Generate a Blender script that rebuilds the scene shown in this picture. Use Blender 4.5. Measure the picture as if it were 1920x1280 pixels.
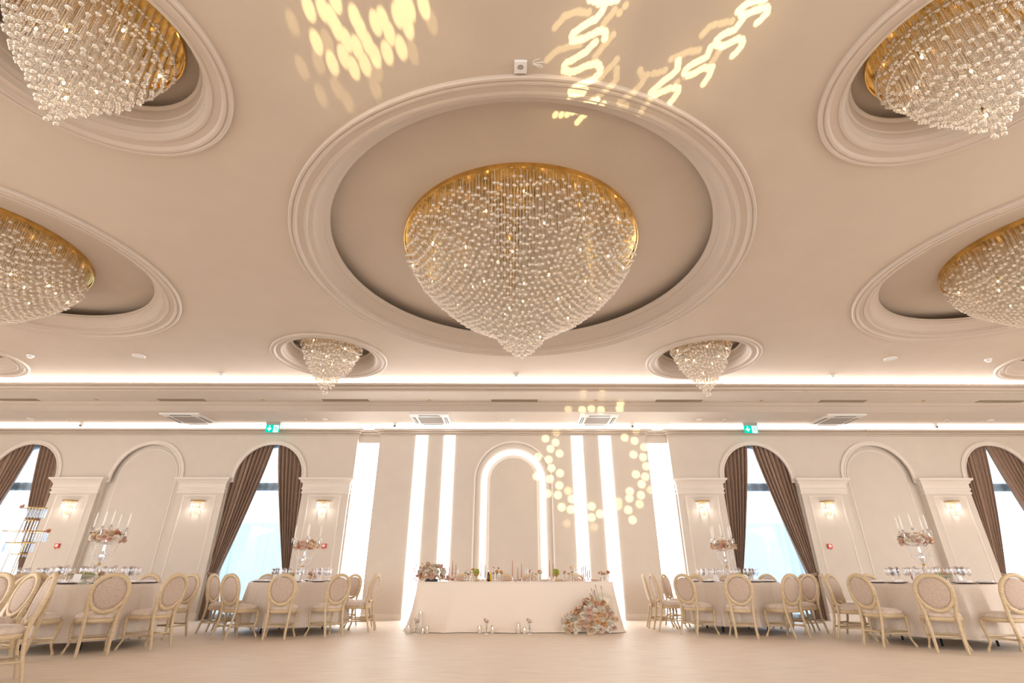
import bpy, bmesh, math, random
import numpy as np
from mathutils import Vector, Matrix
from mathutils.geometry import tessellate_polygon
PI = math.pi
for o in list(bpy.data.objects):
    bpy.data.objects.remove(o)
SC = bpy.context.scene
COL = SC.collection
rnd = random.Random(7)

# ------------------------------------------------------------------ camera
HC = 1.0
cam_d = bpy.data.cameras.new('camera')
cam_d.sensor_width = 36.0
cam_d.lens = 940.0 / 1920 * 36
cam_d.clip_start = 0.05
cam_d.clip_end = 200
cam = bpy.data.objects.new('camera', cam_d)
COL.objects.link(cam)
yaw, pitch, roll = math.radians(0.26), math.radians(25.0), math.radians(0.02)
cam.matrix_world = (Matrix.Translation((0, 0, HC)) @ Matrix.Rotation(-yaw, 4, 'Z')
                    @ Matrix.Rotation(PI / 2 + pitch, 4, 'X') @ Matrix.Rotation(roll, 4, 'Z'))
SC.camera = cam

# ------------------------------------------------------------------ world, exposure
W = bpy.data.worlds.new('world')
SC.world = W
W.use_nodes = True
W.node_tree.nodes['Background'].inputs[0].default_value = (0.87, 0.94, 1.0, 1)
W.node_tree.nodes['Background'].inputs[1].default_value = 3.0
SC.view_settings.view_transform = 'Standard'
SC.view_settings.look = 'None'
SC.view_settings.gamma = 1
SC.view_settings.exposure = 0.06
SC.view_settings.use_curve_mapping = False


def light(name, kind, loc, energy, color=(1, 1, 1), rot=(0, 0, 0), size=None, size_y=None):
    d = bpy.data.lights.new(name, kind)
    d.energy = energy
    d.color = color
    if kind == 'AREA':
        d.shape = 'RECTANGLE'
        d.size = size
        d.size_y = size_y
    elif size is not None:
        d.shadow_soft_size = size
    o = bpy.data.objects.new(name, d)
    o.location = loc
    o.rotation_euler = rot
    COL.objects.link(o)
    return o


X0 = 0.10           # axis of symmetry of the hall
D = 13.98           # front wall
ZC = 5.45           # main ceiling
YB = -9.0           # wall behind the camera
XL, XR = -16.6, 16.8
# lamps added just inside the unseen back and side windows, standing in for daylight
for wx in (-11, -3.7, 3.7, 11):
    light('window_daylight', 'AREA', (wx, YB + 0.35, 3.4), 230, (1.0, 0.95, 0.88), (math.radians(26), 0, 0), 5.5, 2.2)
for wy in (-3.5, 5.0):
    light('window_daylight', 'AREA', (XL + 0.3, wy, 3.4), 620, (1.0, 0.97, 0.93), (0, -math.radians(16), 0), 2.0, 5.5)
    light('window_daylight', 'AREA', (XR - 0.3, wy, 3.4), 640, (1.0, 0.97, 0.93), (0, math.radians(16), 0), 2.0, 5.5)
# warm white led strips lying in the two ceiling coves
for k in range(3):
    light('cove_led_light', 'AREA', (X0 + (k - 1) * 10.6, 12.22, 5.315), 230, (1.0, 0.93, 0.90), (PI + .85, 0, 0), 10.5, 0.05)
for xa, xb, yl in ((XL, -4.3, 13.90), (-3.63, 3.83, 13.90), (4.5, XR, 13.90), (-4.26, -3.67, 14.04), (3.87, 4.46, 14.04)):
    light('cove_led_light', 'AREA', ((xa + xb) / 2, yl, 4.722), 3.2 * (xb - xa), (1.0, 0.93, 0.91), (PI, 0, 0), xb - xa, 0.04)


# ------------------------------------------------------------------ materials
def mat(name, color, rough=0.6, metal=0.0, emit=None, estr=0.0, noise=None, spec=0.5, bump=None, trans=0.0, ior=1.5, sheen=0.0):
    m = bpy.data.materials.new(name)
    m.use_nodes = True
    nt = m.node_tree
    b = nt.nodes['Principled BSDF']
    b.inputs['Base Color'].default_value = (*color, 1)
    b.inputs['Roughness'].default_value = rough
    b.inputs['Metallic'].default_value = metal
    b.inputs['Specular IOR Level'].default_value = spec
    b.inputs['Transmission Weight'].default_value = trans
    b.inputs['IOR'].default_value = ior
    b.inputs['Sheen Weight'].default_value = sheen
    if emit:
        b.inputs['Emission Color'].default_value = (*emit, 1)
        b.inputs['Emission Strength'].default_value = estr
    if noise or bump:
        tc = nt.nodes.new('ShaderNodeTexCoord')
        if noise:
            sc, amt, stretch, det = noise
            mp = nt.nodes.new('ShaderNodeMapping')
            mp.inputs['Scale'].default_value = stretch
            nt.links.new(tc.outputs['Object'], mp.inputs['Vector'])
            n = nt.nodes.new('ShaderNodeTexNoise')
            n.inputs['Scale'].default_value = sc
            n.inputs['Detail'].default_value = det
            nt.links.new(mp.outputs[0], n.inputs['Vector'])
            r = nt.nodes.new('ShaderNodeValToRGB')
            r.color_ramp.elements[0].position = 0.3
            r.color_ramp.elements[1].position = 0.7
            r.color_ramp.elements[0].color = (*[c * (1 - amt) for c in color], 1)
            r.color_ramp.elements[1].color = (*[min(1, c * (1 + amt)) for c in color], 1)
            nt.links.new(n.outputs['Fac'], r.inputs[0])
            nt.links.new(r.outputs[0], b.inputs['Base Color'])
        if bump:
            n2 = nt.nodes.new('ShaderNodeTexNoise')
            n2.inputs['Scale'].default_value = bump[0]
            nt.links.new(tc.outputs['Object'], n2.inputs['Vector'])
            bp = nt.nodes.new('ShaderNodeBump')
            bp.inputs['Strength'].default_value = bump[1]
            bp.inputs['Distance'].default_value = 0.01
            nt.links.new(n2.outputs['Fac'], bp.inputs['Height'])
            nt.links.new(bp.outputs[0], b.inputs['Normal'])
    return m


def emis(name, color, strength):
    m = bpy.data.materials.new(name)
    m.use_nodes = True
    nt = m.node_tree
    nt.nodes.remove(nt.nodes['Principled BSDF'])
    e = nt.nodes.new('ShaderNodeEmission')
    e.inputs[0].default_value = (*color, 1)
    e.inputs[1].default_value = strength
    nt.links.new(e.outputs[0], nt.nodes['Material Output'].inputs[0])
    return m


def mixmat(name, a, b, fac_socket=None, fac=0.5):
    """material that mixes two shader descriptions (type, color, roughness)"""
    m = bpy.data.materials.new(name)
    m.use_nodes = True
    nt = m.node_tree
    nt.nodes.remove(nt.nodes['Principled BSDF'])

    def mk(d):
        n = nt.nodes.new(d[0])
        n.inputs[0].default_value = (*d[1], 1)
        if len(d) > 2:
            n.inputs['Roughness'].default_value = d[2]
        return n
    A, B = mk(a), mk(b)
    mx = nt.nodes.new('ShaderNodeMixShader')
    mx.inputs[0].default_value = fac
    nt.links.new(A.outputs[0], mx.inputs[1])
    nt.links.new(B.outputs[0], mx.inputs[2])
    if fac_socket:
        lw = nt.nodes.new('ShaderNodeLayerWeight')
        lw.inputs[0].default_value = fac_socket[0]
        mr = nt.nodes.new('ShaderNodeMapRange')
        mr.inputs['To Min'].default_value = fac_socket[1]
        mr.inputs['To Max'].default_value = fac_socket[2]
        nt.links.new(lw.outputs['Facing'], mr.inputs['Value'])
        nt.links.new(mr.outputs[0], mx.inputs[0])
    nt.links.new(mx.outputs[0], nt.nodes['Material Output'].inputs[0])
    return m


M = dict(
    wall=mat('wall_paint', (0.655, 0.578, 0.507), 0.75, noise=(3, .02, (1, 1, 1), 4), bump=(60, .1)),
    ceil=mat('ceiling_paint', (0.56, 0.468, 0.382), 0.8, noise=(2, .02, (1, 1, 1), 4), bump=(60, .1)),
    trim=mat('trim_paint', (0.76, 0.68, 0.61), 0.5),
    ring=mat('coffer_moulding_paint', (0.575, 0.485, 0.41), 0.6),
    led=emis('led_panel', (1.0, 0.965, 0.935), 6.0),
    floor=mat('floor_vinyl', (0.83, 0.725, 0.615), 0.50, noise=(2.2, .08, (1, 7, 1), 8), spec=.35),
    gold=mat('polished_gold', (0.78, 0.50, 0.16), 0.13, 1.0, noise=(5, .25, (1, 1, 1), 3)),
    brass=mat('brass', (0.55, 0.38, 0.14), 0.3, 1.0),
    bulb=emis('warm_bulb', (1.0, 0.72, 0.42), 30),
    wood=mat('limed_wood', (0.64, 0.49, 0.31), 0.45, noise=(9, .1, (1, 1, 4), 5)),
    darkwood=mat('honey_wood', (0.50, 0.31, 0.13), 0.4, noise=(9, .15, (1, 1, 4), 5)),
    velvet=mat('taupe_velvet', (0.56, 0.43, 0.35), 0.85, noise=(55, .14, (1, 1, 1), 4), sheen=.5),
    seat=mat('cream_velvet', (0.66, 0.54, 0.45), 0.8, noise=(18, .1, (1, 1, 1), 4), sheen=.4),
    cloth=mat('cream_tablecloth', (0.73, 0.63, 0.55), 0.8, noise=(40, .04, (1, 1, 1), 2)),
    satin=mat('ivory_satin', (0.86, 0.75, 0.655), 0.55),
    curtain=mat('mocha_curtain', (0.30, 0.195, 0.14), 0.8, noise=(30, .12, (1, 1, .3), 3), sheen=.25),
    sheer=mixmat('sheer_voile', ('ShaderNodeBsdfTransparent', (1, 1, 1)), ('ShaderNodeBsdfTranslucent', (.80, .88, .95)), None, 0.52),
    frame=mat('window_frame', (0.33, 0.40, 0.46), 0.5),
    glass=mixmat('window_glass', ('ShaderNodeBsdfTransparent', (.94, .97, 1)), ('ShaderNodeBsdfGlossy', (1, 1, 1), .02), None, 0.06),
    outside=mat('outside_render', (0.47, 0.58, 0.67), 0.9),
    ground=mat('outside_paving', (0.45, 0.50, 0.55), 0.9),
    crystal=mixmat('crystal', ('ShaderNodeBsdfTransparent', (.97, .95, .91)), ('ShaderNodeBsdfGlossy', (1, .965, .92), .18), (.40, .32, .97)),
    acrylic=mixmat('clear_acrylic', ('ShaderNodeBsdfTransparent', (.96, .97, 1)), ('ShaderNodeBsdfGlossy', (1, 1, 1), .12), (.4, .35, .9)),
    tglass=mixmat('table_glass', ('ShaderNodeBsdfTransparent', (.97, .97, .98)), ('ShaderNodeBsdfGlossy', (1, 1, 1), .05), (.35, .04, .5)),
    rod=mixmat('crystal_rod', ('ShaderNodeBsdfTransparent', (.78, .84, .90)), ('ShaderNodeBsdfGlossy', (1, 1, 1), .1), (.4, .12, .6)),
    white=mat('white_plastic', (0.80, 0.78, 0.76), 0.4),
    grey=mat('grey_grille', (0.42, 0.38, 0.35), 0.6),
    dark=mat('dark_plastic', (0.03, 0.03, 0.035), 0.5),
    vent=mat('vent_grille', (0.33, 0.26, 0.19), 0.6),
    red=mat('red_plastic', (0.75, 0.05, 0.02), 0.4),
    green=emis('exit_green', (0.0, 0.72, 0.50), 1.1),
    exitwhite=emis('exit_white', (0.9, 1.0, 0.95), 1.6),
    candle=mat('ivory_candle', (0.93, 0.89, 0.85), 0.5),
    pinkcandle=mat('dusty_pink_candle', (0.52, 0.27, 0.20), 0.5),
    wax=mat('white_wax', (0.9, 0.85, 0.78), 0.5, emit=(1, .7, .4), estr=.15),
    flame=emis('candle_flame', (1.0, 0.62, 0.25), 18),
    napkin=mat('peach_napkin', (0.72, 0.40, 0.27), 0.8),
    plate=mat('white_china', (0.82, 0.79, 0.77), 0.25),
    charger=mat('bronze_charger', (0.16, 0.08, 0.055), 0.35, 0.3),
    paper=mat('white_card', (0.86, 0.83, 0.82), 0.7),
    green2=mat('leaf_green', (0.10, 0.13, 0.045), 0.6),
    stem=mat('stem_green', (0.14, 0.17, 0.07), 0.6),
    grape=mat('green_grape', (0.38, 0.40, 0.05), 0.3),
    bowl=mat('sage_bowl', (0.48, 0.50, 0.36), 0.35),
    cola=mat('cola_bottle', (0.05, 0.015, 0.01), 0.15),
    juice=mat('yellow_bottle', (0.85, 0.55, 0.05), 0.3),
    f_white=mat('petal_white', (0.86, 0.78, 0.67), 0.6, noise=(30, .08, (1, 1, 1), 2)),
    f_cream=mat('petal_cream', (0.80, 0.60, 0.42), 0.6, noise=(30, .1, (1, 1, 1), 2)),
    f_blush=mat('petal_blush', (0.74, 0.50, 0.41), 0.6, noise=(30, .12, (1, 1, 1), 2)),
    f_peach=mat('petal_apricot', (0.76, 0.45, 0.21), 0.6, noise=(30, .14, (1, 1, 1), 2)),
    f_rust=mat('petal_rust', (0.62, 0.30, 0.17), 0.6, noise=(30, .14, (1, 1, 1), 2)),
    water=mat('clear_liquid', (0.85, 0.9, 0.95), 0.1, trans=.6),
)


# ------------------------------------------------------------------ mesh builder
def ico(level):
    bm = bmesh.new()
    bmesh.ops.create_icosphere(bm, subdivisions=level, radius=1)
    v = np.array([x.co[:] for x in bm.verts])
    f = np.array([[q.index for q in p.verts] for p in bm.faces])
    bm.free()
    return v, f


ICO1, ICO2, ICO3 = ico(1), ico(2), ico(3)
OCT = (np.array([(1, 0, 0), (-1, 0, 0), (0, 1, 0), (0, -1, 0), (0, 0, 1), (0, 0, -1)], float),
       np.array([(0, 2, 4), (2, 1, 4), (1, 3, 4), (3, 0, 4), (2, 0, 5), (1, 2, 5), (3, 1, 5), (0, 3, 5)]))


class MB:
    def __init__(s):
        s.v, s.loops, s.sizes, s.sm, s.n = [], [], [], [], 0

    def add(s, verts, faces, smooth=False):
        verts = np.asarray(verts, float).reshape(-1, 3)
        for f in faces:
            s.loops.append(np.asarray(f) + s.n)
            s.sizes.append(len(f))
            s.sm.append(smooth)
        s.v.append(verts)
        s.n += len(verts)
        return s

    def addarr(s, verts, farr, smooth=False):
        """uniform-size face array"""
        s.v.append(np.asarray(verts, float))
        s.loops.append((np.asarray(farr) + s.n).ravel())
        s.sizes += [farr.shape[1]] * len(farr)
        s.sm += [smooth] * len(farr)
        s.n += len(verts)
        return s

    def blobs(s, centers, radii, tpl=ICO1, smooth=True):
        c = np.asarray(centers, float).reshape(-1, 3)
        r = np.asarray(radii, float)
        if r.ndim == 0:
            r = np.full((len(c), 3), float(r))
        elif r.ndim == 1 and len(r) == 3 and len(c) != 3:
            r = np.tile(r, (len(c), 1))
        elif r.ndim == 1:
            r = np.tile(r[:, None], (1, 3))
        tv, tf = tpl
        V = (tv[None] * r[:, None, :] + c[:, None, :]).reshape(-1, 3)
        Fa = (tf[None] + (np.arange(len(c)) * len(tv))[:, None, None]).reshape(-1, tf.shape[1])
        return s.addarr(V, Fa, smooth)

    def box(s, a, b, rot=None):
        x0, y0, z0 = a
        x1, y1, z1 = b
        v = np.array([(x0, y0, z0), (x1, y0, z0), (x1, y1, z0), (x0, y1, z0), (x0, y0, z1), (x1, y0, z1), (x1, y1, z1), (x0, y1, z1)], float)
        if rot is not None:
            c = v.mean(0)
            v = (v - c) @ np.array(rot.to_3x3()).T + c
        return s.add(v, [(0, 3, 2, 1), (4, 5, 6, 7), (0, 1, 5, 4), (1, 2, 6, 5), (2, 3, 7, 6), (3, 0, 4, 7)])

    def grid(s, P, closeu=False, closev=False, smooth=True, flip=False):
        P = np.asarray(P, float)
        nu, nv = P.shape[:2]
        idx = np.arange(nu * nv).reshape(nu, nv)
        iu = np.arange(nu if closeu else nu - 1)
        iv = np.arange(nv if closev else nv - 1)
        a = idx[np.ix_(iu, iv)]
        b = idx[np.ix_((iu + 1) % nu, iv)]
        c = idx[np.ix_((iu + 1) % nu, (iv + 1) % nv)]
        d = idx[np.ix_(iu, (iv + 1) % nv)]
        F = np.stack([a, b, c, d] if not flip else [d, c, b, a], -1).reshape(-1, 4)
        return s.addarr(P.reshape(-1, 3), F, smooth)

    def lathe(s, prof, n=32, c=(0, 0, 0), smooth=True, a0=0.0, a1=2 * PI):
        prof = np.asarray(prof, float)
        full = abs(a1 - a0 - 2 * PI) < 1e-6
        t = a0 + (a1 - a0) * np.arange(n if full else n + 1) / n
        P = np.stack([np.outer(np.cos(t), prof[:, 0]) + c[0], np.outer(np.sin(t), prof[:, 0]) + c[1],
                      np.tile(prof[:, 1], (len(t), 1)) + c[2]], -1)
        return s.grid(P, closeu=full, smooth=smooth, flip=False)

    def disc(s, c, r, n=32, up=True, r2=None):
        t = 2 * PI * np.arange(n) / n
        v = np.stack([c[0] + r * np.cos(t), c[1] + (r2 or r) * np.sin(t), np.full(n, c[2])], -1)
        return s.add(v, [tuple(range(n)) if up else tuple(range(n))[::-1]])

    def tube(s, pts, rad, n=8, smooth=True, caps=True, flat=None):
        pts = np.asarray(pts, float)
        m = len(pts)
        rad = np.full(m, rad) if np.isscalar(rad) else np.asarray(rad, float)
        T = np.gradient(pts, axis=0)
        T /= np.linalg.norm(T, axis=1, keepdims=True) + 1e-12
        up = np.array([0, 0, 1.0]) if abs(T[0][2]) < .9 else np.array([1.0, 0, 0])
        R = []
        for k in range(m):
            up = up - T[k] * (up @ T[k])
            up /= np.linalg.norm(up) + 1e-12
            sd = np.cross(T[k], up)
            a = 2 * PI * np.arange(n) / n
            fx, fy = flat or (1, 1)
            R.append(pts[k] + rad[k] * (fx * np.cos(a)[:, None] * up + fy * np.sin(a)[:, None] * sd))
        base = s.n
        s.grid(np.array(R), closev=True, smooth=smooth, flip=True)
        if caps:
            s.loops += [base + np.arange(n), base + (m - 1) * n + np.arange(n)[::-1]]
            s.sizes += [n, n]
            s.sm += [False, False]
        return s

    def sweep(s, path, prof, up=(0, 0, 1), closed=False, side=1, smooth=False):
        """profile (out, up) swept along a polyline; 'out' is to the left (side=1) of travel in the plane normal to up"""
        path = np.asarray(path, float)
        up = np.asarray(up, float)
        m = len(path)
        rows = []
        for k in range(m):
            d0 = path[k] - path[k - 1] if (k > 0 or closed) else path[1] - path[0]
            d1 = path[(k + 1) % m] - path[k] if (k < m - 1 or closed) else path[k] - path[k - 1]
            d0 = d0 / np.linalg.norm(d0)
            d1 = d1 / np.linalg.norm(d1)
            n0 = np.cross(up, d0) * side
            n1 = np.cross(up, d1) * side
            nn = n0 + n1
            nn = nn / (nn @ nn) * 2
            rows.append([path[k] + nn * o + up * u for o, u in prof])
        return s.grid(np.array(rows), closeu=closed, smooth=smooth)

    def build(s, name, material, parent=None, matrix=None):
        me = bpy.data.meshes.new(name)
        V = np.concatenate(s.v) if s.v else np.zeros((0, 3))
        if matrix is not None:
            V = V @ np.array(matrix.to_3x3()).T + np.array(matrix.translation)
        L = np.concatenate(s.loops)
        S = np.array(s.sizes)
        me.vertices.add(len(V))
        me.vertices.foreach_set('co', V.ravel().astype(np.float32))
        me.loops.add(len(L))
        me.loops.foreach_set('vertex_index', L.astype(np.int32))
        me.polygons.add(len(S))
        me.polygons.foreach_set('loop_start', np.concatenate([[0], np.cumsum(S)[:-1]]).astype(np.int32))
        me.polygons.foreach_set('use_smooth', np.array(s.sm, dtype=bool))
        me.update(calc_edges=True)
        me.validate()
        me.materials.append(material)
        o = bpy.data.objects.new(name, me)
        COL.objects.link(o)
        if parent is not None:
            o.parent = parent
        return o


def thing(name, label, cat, loc=(0, 0, 0), rz=0.0, group=None):
    o = bpy.data.objects.new(name, None)
    o.empty_display_size = 0.1
    o.location = loc
    o.rotation_euler = (0, 0, rz)
    COL.objects.link(o)
    return tag(o, label, cat, group)


def tag(o, label, cat, group=None):
    o['label'] = label
    o['category'] = cat
    if group:
        o['group'] = group
    return o


def struct(o):
    o['kind'] = 'structure'
    return o


def dup(o, loc=None, rz=None, label=None, group=None, parent=None):
    c = o.copy()
    COL.objects.link(c)
    if parent is not None:
        c.parent = parent
    for ch in list(KIDS.get(o.name, ())) or [k for k in o.children]:
        dup(ch, parent=c)
    if loc is not None:
        c.location = loc
    if rz is not None:
        c.rotation_euler = (0, 0, rz)
    if label:
        c['label'] = label
    if group:
        c['group'] = group
    return c


KIDS = {}


def smooth_pts(pts, n=6):
    """Catmull-Rom through points (any dimension)"""
    P = np.asarray(pts, float)
    P = np.vstack([2 * P[0] - P[1], P, 2 * P[-1] - P[-2]])
    out = []
    for i in range(1, len(P) - 2):
        for k in range(n):
            t = k / n
            out.append(0.5 * (2 * P[i] + (-P[i - 1] + P[i + 1]) * t + (2 * P[i - 1] - 5 * P[i] + 4 * P[i + 1] - P[i + 2]) * t * t
                              + (-P[i - 1] + 3 * P[i] - 3 * P[i + 1] + P[i + 2]) * t ** 3))
    out.append(P[-2])
    return np.array(out)


# ================================================================== room shell
fl = MB()
fl.grid([[(XL, YB, 0), (XR, YB, 0)], [(XL, D + .5, 0), (XR, D + .5, 0)]], flip=True, smooth=False)
struct(fl.build('floor', M['floor']))

ARCH_R = 1.03
SPR = 3.40
WINX = (-13.26, -6.58, 6.78, 13.46)
BLINDX = (-9.92, 10.12)
PILX = (-14.95, -11.62, -8.25, -4.93, 5.13, 8.45, 11.78, 15.1)
WL, WR = (-4.28, -3.65), (3.85, 4.48)


def arch_pts(cx, r, spring, n=24, z0=0.0):
    """from left foot over the arch to the right foot (x,z)"""
    return [(cx - r, z0)] + [(cx + r * math.cos(PI - PI * k / n), spring + r * math.sin(PI - PI * k / n)) for k in range(n + 1)] + [(cx + r, z0)]


def wall_front_piece(mb, xa, xb, opens, ztop=4.88, y=D):
    """flat wall from xa to xb whose openings (polylines standing on the floor, with a depth) are cut out"""
    loop = [(xa, 0)]
    for pts, dep in opens:
        loop += pts
    loop += [(xb, 0), (xb, ztop), (xa, ztop)]
    tri = tessellate_polygon([[Vector((a, b, 0)) for a, b in loop]])
    mb.add([(a, y, b) for a, b in loop], [tuple(t) for t in tri])
    for pts, dep in opens:
        mb.grid([[(a, y, b), (a, y + dep, b)] for a, b in pts], smooth=False)


wf = MB()
wall_front_piece(wf, XL, WL[0], [(arch_pts(WINX[0], ARCH_R, SPR), .45), (arch_pts(BLINDX[0], ARCH_R, SPR), .09), (arch_pts(WINX[1], ARCH_R, SPR), .45)])
wall_front_piece(wf, WL[1], WR[0], [(arch_pts(X0, 1.08, 3.35), .05)])
wall_front_piece(wf, WR[1], XR, [(arch_pts(WINX[2], ARCH_R, SPR), .45), (arch_pts(BLINDX[1], ARCH_R, SPR), .09), (arch_pts(WINX[3], ARCH_R, SPR), .45)])
for cx, r, sp, dep in [(BLINDX[0], ARCH_R, SPR, .09), (BLINDX[1], ARCH_R, SPR, .09), (X0, 1.08, 3.35, .05)]:
    p = arch_pts(cx, r + .01, sp)
    wf.add([(a, D + dep, b) for a, b in p], [tuple(range(len(p)))])
for a, b in (WL, WR):     # recessed bays beside the middle wall: header over the light column, side cheeks
    wf.box((a, D + .14, 4.40), (b, D + .3, 4.88))
    for x in (a, b):
        wf.box((x - .004, D, 0), (x + .004, D + .3, 4.88))
wfo = struct(wf.build('wall_front', M['wall']))

# inner line mouldings of the blind arches and of the lit niche
k = 1
for cx, r, sp, y in ((BLINDX[0], .80, SPR, D + .09), (BLINDX[1], .80, SPR, D + .09), (X0, .64, 3.33, D + .05)):
    mb = MB()
    mb.sweep([(a, y, b) for a, b in arch_pts(cx, r, sp, 32)], [(-.022, 0), (-.012, .012), (.012, .012), (.022, 0)], up=(0, -1, 0))
    struct(mb.build('trim_%d' % k, M['trim'])); k += 1
# architraves round the arches
for cx, r, sp in [(x, ARCH_R, SPR) for x in WINX + BLINDX] + [(X0, 1.08, 3.35)]:
    mb = MB()
    prof = [(-.005, 0), (-.005, .035), (.02, .045), (.03, .03), (.075, .03), (.09, .05), (.115, .045), (.12, .0)]
    if cx == X0:
        prof = [(-.004, -.01), (-.004, .018), (.03, .022), (.045, 0)]
    pts = arch_pts(cx, r, sp, 36, 0.0 if cx == X0 else SPR - .12)
    mb.sweep([(a, D, b) for a, b in pts], [(-o if False else o, u) for o, u in prof], up=(0, -1, 0), side=-1)
    struct(mb.build('trim_%d' % k, M['trim'])); k += 1
# cornice with its hidden led trough, stepping back over the two light columns
path = [(XR, D, 0), (WR[1], D, 0), (WR[1], D + .14, 0), (WR[0], D + .14, 0), (WR[0], D, 0), (WL[1], D, 0), (WL[1], D + .14, 0), (WL[0], D + .14, 0), (WL[0], D, 0), (XL, D, 0)]
mb = MB()
mb.sweep(path, [(0, 4.58), (.03, 4.58), (.03, 4.605), (.01, 4.61), (.01, 4.625), (.06, 4.645), (.075, 4.665), (.05, 4.67), (.05, 4.685), (.15, 4.695), (.155, 4.735), (.12, 4.735), (.115, 4.71), (-.01, 4.71)])
struct(mb.build('trim_%d' % k, M['ring'])); k += 1
# baseboard
mb = MB()
bprof = [(0, .15), (.012, .15), (.02, .135), (.025, .0)]
segs = [(XL, WINX[0] - 1.03), (WINX[0] + 1.03, BLINDX[0] - 1.03), (BLINDX[0] + 1.03, WINX[1] - 1.03), (WINX[1] + 1.03, WL[0]),
        (WR[1], WINX[2] - 1.03), (WINX[2] + 1.03, BLINDX[1] - 1.03), (BLINDX[1] + 1.03, WINX[3] - 1.03), (WINX[3] + 1.03, XR)]
STR = [(X0 - 2.74, X0 - 2.41), (X0 - 1.95, X0 - 1.64), (X0 + 1.64, X0 + 1.95), (X0 + 2.41, X0 + 2.74)]
xs = [WL[1]] + [v for st in STR[:2] for v in st] + [X0 - 1.12, X0 + 1.12] + [v for st in STR[2:] for v in st] + [WR[0]]
segs += [(xs[i], xs[i + 1]) for i in range(0, len(xs), 2)]
for a, b in segs:
    mb.sweep([(b, D, 0), (a, D, 0)], bprof)
for cx in BLINDX:
    mb.sweep([(cx + 1.02, D + .09, 0), (cx - 1.02, D + .09, 0)], bprof)
struct(mb.build('baseboard_front', M['trim']))

# glowing columns, strips and arch (backlit panels)
n = 1
for a, b in (WL, WR):
    mb = MB()
    mb.box((a + .005, D + .15, 0.0), (b - .005, D + .18, 4.40))
    o = mb.build('light_column', M['led'])
    tag(o, 'wide floor-to-cornice white light panel recessed %s of the head table wall' % ('left' if a < 0 else 'right'), 'light panel', 'wide light panels')
for i, (a, b) in enumerate(STR):
    mb = MB()
    mb.box((a, D - .014, 0.0), (b, D - .002, 4.58))
    o = mb.build('light_strip', M['led'])
    pos = ['outermost strip on the left', 'inner strip on the left', 'inner strip on the right', 'outermost strip on the right'][i]
    tag(o, 'narrow vertical white light strip behind head table, ' + pos, 'light strip', 'narrow light strips')
mb = MB()
pin, pout = arch_pts(X0, .735, 3.33, 40), arch_pts(X0, .855, 3.33, 40)
mb.grid([[(a, D + .048, b), (a, D + .025, b), (c, D + .025, d), (c, D + .048, d)] for (a, b), (c, d) in zip(pin, pout)], smooth=False)
tag(mb.build('light_arch', M['led']), 'glowing white arch-shaped light band in the middle niche', 'light arch')


# pilasters
def pilaster(cx):
    w = .62
    mb = MB()
    mb.box((cx - w, D - .10, 0), (cx + w, D + .02, 3.08))
    o = mb.build('trim_pilaster', M['wall'])
    struct(o)
    # capital
    c = MB()
    p = [(cx + w, D + .0, 0), (cx + w, D - .10, 0), (cx - w, D - .10, 0), (cx - w, D + .0, 0)]
    c.sweep(p, [(0, 2.98), (.02, 2.985), (.02, 3.02), (.005, 3.03), (.005, 3.08), (.02, 3.085), (.03, 3.12), (.015, 3.13), (.015, 3.24),
                (.03, 3.25), (.05, 3.29), (.09, 3.33), (.11, 3.34), (.115, 3.385), (0, 3.395), (-.3, 3.395)])
    c.box((cx - w, D - .10, 3.05), (cx + w, D + .02, 3.39))
    c.build('capital', M['trim'], o)
    # raised panel frame
    f = MB()
    a, b, z0, z1 = cx - .43, cx + .43, .42, 2.92
    y = D - .10
    f.sweep([(a, y, z0), (a, y, z1), (b, y, z1), (b, y, z0)], [(-.025, 0), (-.02, .014), (0, .02), (.012, .008), (.022, .008), (.025, 0)], up=(0, -1, 0), closed=True)
    f.build('panel_frame', M['trim'], o)
    bb = MB()
    bb.sweep(p, [(0, .16), (.012, .16), (.02, .145), (.025, 0)])
    bb.build('plinth', M['trim'], o)
    o.name = 'trim_%d' % (k + PILX.index(cx))
    return o


for cx in PILX:
    pilaster(cx)
k += len(PILX)

# side and back walls with tall windows
for nm, x, sgn in (('wall_left', XL, 1), ('wall_right', XR, -1)):
    mb = MB()
    ys = [YB, -6.2, -.8, 2.3, 7.7, D + .5]
    for i in range(0, 6, 2):
        mb.box((x - .1, ys[i], 0), (x + .1, ys[i + 1], 5.46))
    for i in (1, 3):
        mb.box((x - .1, ys[i], 0), (x + .1, ys[i + 1], .4))
        mb.box((x - .1, ys[i], 4.4), (x + .1, ys[i + 1], 5.46))
    struct(mb.build(nm, M['wall']))
mb = MB()
xs = [XL, -13.75, -8.25, -6.45, -.95, .95, 6.45, 8.25, 13.75, XR]
for i in range(0, 10, 2):
    mb.box((xs[i], YB - .1, 0), (xs[i + 1], YB + .1, 5.46))
for i in range(1, 9, 2):
    mb.box((xs[i], YB - .1, 0), (xs[i + 1], YB + .1, .5))
    mb.box((xs[i], YB - .1, 4.5), (xs[i + 1], YB + .1, 5.46))
struct(mb.build('wall_back', M['wall']))

# ------------------------------------------------------------------ ceiling with round coffers
MAINC = (0.17, 6.8)
RINGS = [  # centre, outer radius, opening radius at the top, recess height
    (MAINC, 3.46, 2.94, .27), ((-8.28, 6.78), 2.62, 2.13, .27), ((8.60, 6.85), 2.62, 2.13, .27),
    ((-4.04, 10.40), 1.25, .86, .33), ((4.36, 10.45), 1.25, .86, .33), ((-4.00, 3.15), 1.25, .86, .33), ((4.40, 3.27), 1.25, .86, .33),
    ((-12.40, 10.38), 1.25, .86, .33), ((12.65, 10.45), 1.25, .86, .33)]
bm = bmesh.new()


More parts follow.
